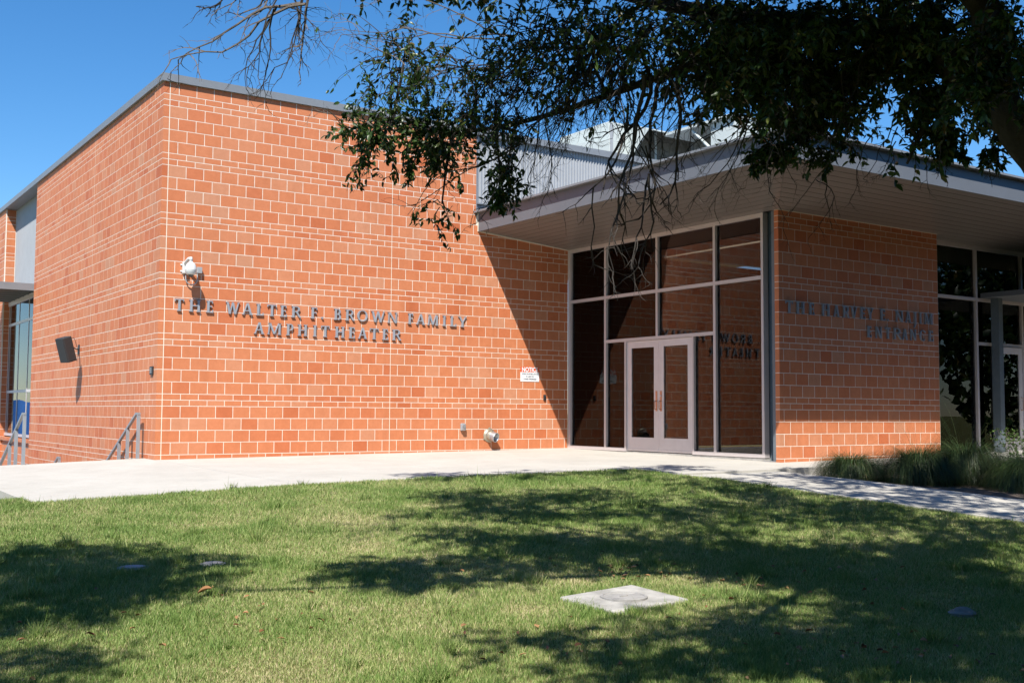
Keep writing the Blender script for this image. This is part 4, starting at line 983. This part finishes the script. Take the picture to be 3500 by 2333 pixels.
bare(1720,250,1580,470,6.6,3,.005); bare(1840,330,1800,470,6.5,4,.004); bare(1880,400,1840,520,6.5,2,.004); bare(1500,60,1350,120,6.9,8,.005,'twig'); bare(1160,90,770,60,7.5,3,.006,'twig',20); bare(940,150,790,90,7.6,4,.004,'twig',15)
bare(1190,330,940,500,7.5,2,.006,'dark',10); bare(870,300,830,420,7.6,1,.004,'dark',5); bare(850,290,700,250,7.6,2,.005,'twig',8)
bare(720,-60,640,195,7.5,3,.008,'dark',14); bare(640,-60,520,40,7.6,3,.009,'twig',14); bare(690,10,400,128,7.6,2,.011,'twig',8); bare(560,-40,440,20,7.7,2,.008,'dark',8); bare(715,-50,690,180,7.5,1,.012,'twig',5); bare(640,20,560,200,7.5,3,.007,'dark',12); bare(660,0,700,110,7.5,3,.006,'dark',20)
bare(2040,290,2000,440,6.3,3,.004); bare(2180,330,2160,420,6.2,3,.004,'dark',20); bare(2290,360,2270,420,6.1,2,.004,'dark',14); bare(1900,60,1780,280,6.4,10,.006); bare(1990,100,1900,330,6.4,8,.005); bare(1640,60,1560,200,6.6,9,.006)
# upper crown above the view, which shades the lawn and the path
def crown_over(x, y, rx, ry, n, h0=4.4, h1=6.2, leafp=1.7):
    for i in range(n):
        a = random.uniform(0, 6.283); q = random.random()**.5
        g = lawn_hit((x+rx*q*math.cos(a))*K, (y+ry*q*math.sin(a))*K)
        if g is None: continue
        h = random.uniform(h0, h1)
        while True:
            c = g + Vector((-.527*h, -.59*h, h)); dd = c - CAM; f = dd.dot(FWD)
            if f < .6 or (1166.5 - FPX*dd.dot(UP)/f) < -170 or h > 9 or abs(dd.dot(RIGHT)/f) > .6: break
            h += .25
        cluster(c, .34, .30, 9, leafp, .2, L=.40, link_branch=random.random() < .5, spread=1.3, lsize=1.35)
crown_over(130,1340,200,80,44); crown_over(340,1315,150,42,22); crown_over(40,1530,110,50,10); crown_over(120,1262,140,18,8)
crown_over(1450,1165,450,26,44); crown_over(1180,1143,210,14,16); crown_over(1850,1172,350,30,36); crown_over(1500,1125,160,10,5); crown_over(1100,1180,150,14,6)
crown_over(1080,1300,270,36,30); crown_over(1330,1270,190,30,17); crown_over(1880,1285,330,40,44); crown_over(2180,1330,180,90,50); crown_over(1700,1200,500,30,24); crown_over(2100,1470,230,70,34); crown_over(2150,1235,200,40,18); crown_over(2000,1380,250,40,16); crown_over(1500,1530,130,45,8); crown_over(1290,1462,150,14,4); crown_over(1750,1440,170,35,9); crown_over(2300,1500,120,70,20); crown_over(1900,1500,200,55,14); crown_over(2250,1240,120,40,10)
def out_of_frame(c, m=430):
    dd = c - CAM; f = dd.dot(FWD)
    return f < .6 or (1166.5 - FPX*dd.dot(UP)/f) < -m or abs(dd.dot(RIGHT)/f) > .56
def shade_over(g, h, r, n, leafp):
    c = g + Vector((-.527*h, -.59*h, h))
    while not out_of_frame(c) and h < 14: h += .3; c = g + Vector((-.527*h, -.59*h, h))
    cluster(c, r, r*.85, n, leafp, .2, L=.42, link_branch=False, spread=1.3, lsize=1.45)
for q in range(62): shade_over(Vector((random.uniform(4.6,8.6), random.uniform(-12.5,-6.9), -.2)), random.uniform(5.5,7.5), .36, 15, 1.7)
for q in range(22): shade_over(Vector((random.uniform(1.8,6.5), random.uniform(-6.2,-5.0), -.15)), random.uniform(5.5,7.5), .30, 12, 1.6)
for q in range(44): shade_over(Vector((random.uniform(7.8,12.5), random.uniform(-12.0,-8.2), -.05)), random.uniform(5.5,7.5), .45, 15, 1.9)
for px_, py_, d_ in [(3500,480,5.9),(3440,390,5.9),(3400,250,5.9),(3375,100,5.85),(3360,10,5.8),(3300,260,6.1),(3520,560,5.9),(3470,440,5.9),(3410,320,5.9),(3390,180,5.9)]:
    for rep_ in range(4):
        c0_ = at(px_, py_, d_) + Vector((random.gauss(0,.14), random.gauss(0,.14), random.gauss(0,.10))); t_ = random.uniform(.9, 2.4)
        while not out_of_frame(c0_ - SUN_D*t_, 330) and t_ < 6: t_ += .2
        cluster(c0_ - SUN_D*t_, .30, .26, 22, 2.0, .2, L=.30, link_branch=False, spread=1.2)
# the thick of the crown, sunward of the hanging sprays and of the limbs
for x, y, d in [(1450,120,6.9),(1560,60,6.7),(1680,110,6.6),(1760,210,6.6),(1840,110,6.5),(1845,290,6.6),(1870,380,6.6),(1970,150,6.4),(2085,110,6.3),(2110,245,6.2),(2090,330,6.2),(2170,290,6.2),(2230,140,6.2),(1350,200,7.0),(1290,70,7.0),(1640,150,6.9),(1900,200,6.9),(2280,350,6.1),(2320,300,5.9),(2290,180,5.9),(2280,60,5.9),(2340,370,5.9),(2180,60,6.1),(2000,60,6.2),(1165,400,7.4),(1080,275,7.5)]:
    for rep_ in range(3 if x > 1500 else 1):
        c0_ = A2(x, y, d) + Vector((random.gauss(0,.18), random.gauss(0,.18), random.gauss(0,.12))); t_ = random.uniform(1.2, 2.2)
        while not out_of_frame(c0_ - SUN_D*t_, 400) and t_ < 6: t_ += .2
        cluster(c0_ - SUN_D*t_, .42, .34, 14, 1.9, .2, L=.40, link_branch=False, spread=1.3)
TW['twig'].build('pale_twigs', M['twig'], tree)['kind'] = 'stuff'
TW['dark'].build('twigs', M['darktwig'], tree)['kind'] = 'stuff'
LC = np.array(LC); LD = np.array(LD); LL = np.array(LL); nl = len(LC)
up = rng.normal(0, .7, (nl,3)) + np.array([0,0,.8])
V, F = leaf_blades(LC, LD, LL, LL*rng.uniform(.17,.27,nl), up)
o = link('crown', fast_mesh('crown', V, F), M['leaf'], tree); o['kind'] = 'stuff'
print('LEAVES', nl, 'twig faces', len(TW['dark'].f) if hasattr(TW['dark'], 'f') else 0, 'tris', sum(len(m_.polygons) for m_ in bpy.data.meshes))

# ------------------------------------------------------------------ trees out of view: some mirrored in the glass, others added to block sky light
def far_tree(label, x, y, h, r, seed):
    g = np.random.default_rng(seed); z0 = lawn_z(x, y) - .1
    root = empty('shade_tree', label, 'tree', 'trees behind the viewpoint')
    top = Vector((x, y, z0 + h*.55)); mb = MB().tube([(x,y,z0),(x+.05,y,z0+h*.2),(x-.05,y+.1,z0+h*.4),top], [.22,.17,.14,.09], 10)
    n = 9000; u = g.normal(0,1,(n,3)); u /= np.linalg.norm(u,axis=1)[:,None]; rad = g.random(n)**.4
    lob = 1 + .22*np.sin(3*u[:,0]+seed)*np.cos(4*u[:,1]) + .15*np.sin(5*u[:,2]+2*u[:,0])
    Cc = np.array([x, y, z0+h*.56]) + u*(rad*lob)[:,None]*np.array([r, r, h*.46])
    for i in range(9):
        q = Cc[i*50]; mb.tube([tuple(top - Vector((0,0,h*.12*random.random()))), tuple((Vector(q)+top)*.5), tuple(q)], [.06,.04,.015], 6)
    mb.build('trunk', M['bark'], root, True)
    D = g.normal(0,1,(n,3)); D /= np.linalg.norm(D,axis=1)[:,None]
    V, F = leaf_blades(Cc, D, g.uniform(.28,.5,n), g.uniform(.08,.15,n), g.normal(0,1,(n,3)))
    o = link('crown', fast_mesh('crown', V, F), M['leaf'], root); o['kind'] = 'stuff'
far_tree('dark leafy tree mirrored in the large pane beside the brick wall', 13.5, -21.5, 7.5, 3.2, 3)
far_tree('dark leafy tree mirrored in the panes behind the porch', 19.0, -20.0, 7.0, 3.2, 5)
far_tree('dark leafy tree mirrored low in the glass further along the bed', 16.5, -27.0, 9.0, 3.8, 8)
for i_, (x_, y_, h_) in enumerate([(-24,-24,9.5),(-17,-30,10.5),(-10,-33,11),(-3,-34,11),(4,-33,11),(10,-30,10),(22,-26,9.5),(27,-20,9),(-30,-15,9),(30,-12,9)]):  # unseen row, added to keep sky light off the entrance wall and lawn
    far_tree('unseen leafy tree added in a row behind the viewpoint to block sky light', x_, y_, h_, 4.6, 20+i_)
for lab_, x_, y_, h_, r_, sd_ in (('broad unseen tree added right of the viewpoint to block sky light', 8.0, -18.8, 8.5, 3.8, 41), ('tall unseen tree added behind the viewpoint to the right to block sky light', 1.5, -23.5, 10, 4.4, 42), ('tall unseen tree added directly behind the viewpoint to block sky light', -4.5, -26, 10.5, 4.6, 43)):  # more unseen trees, added to deepen the shade on the lawn
    far_tree(lab_, x_, y_, h_, r_, sd_)
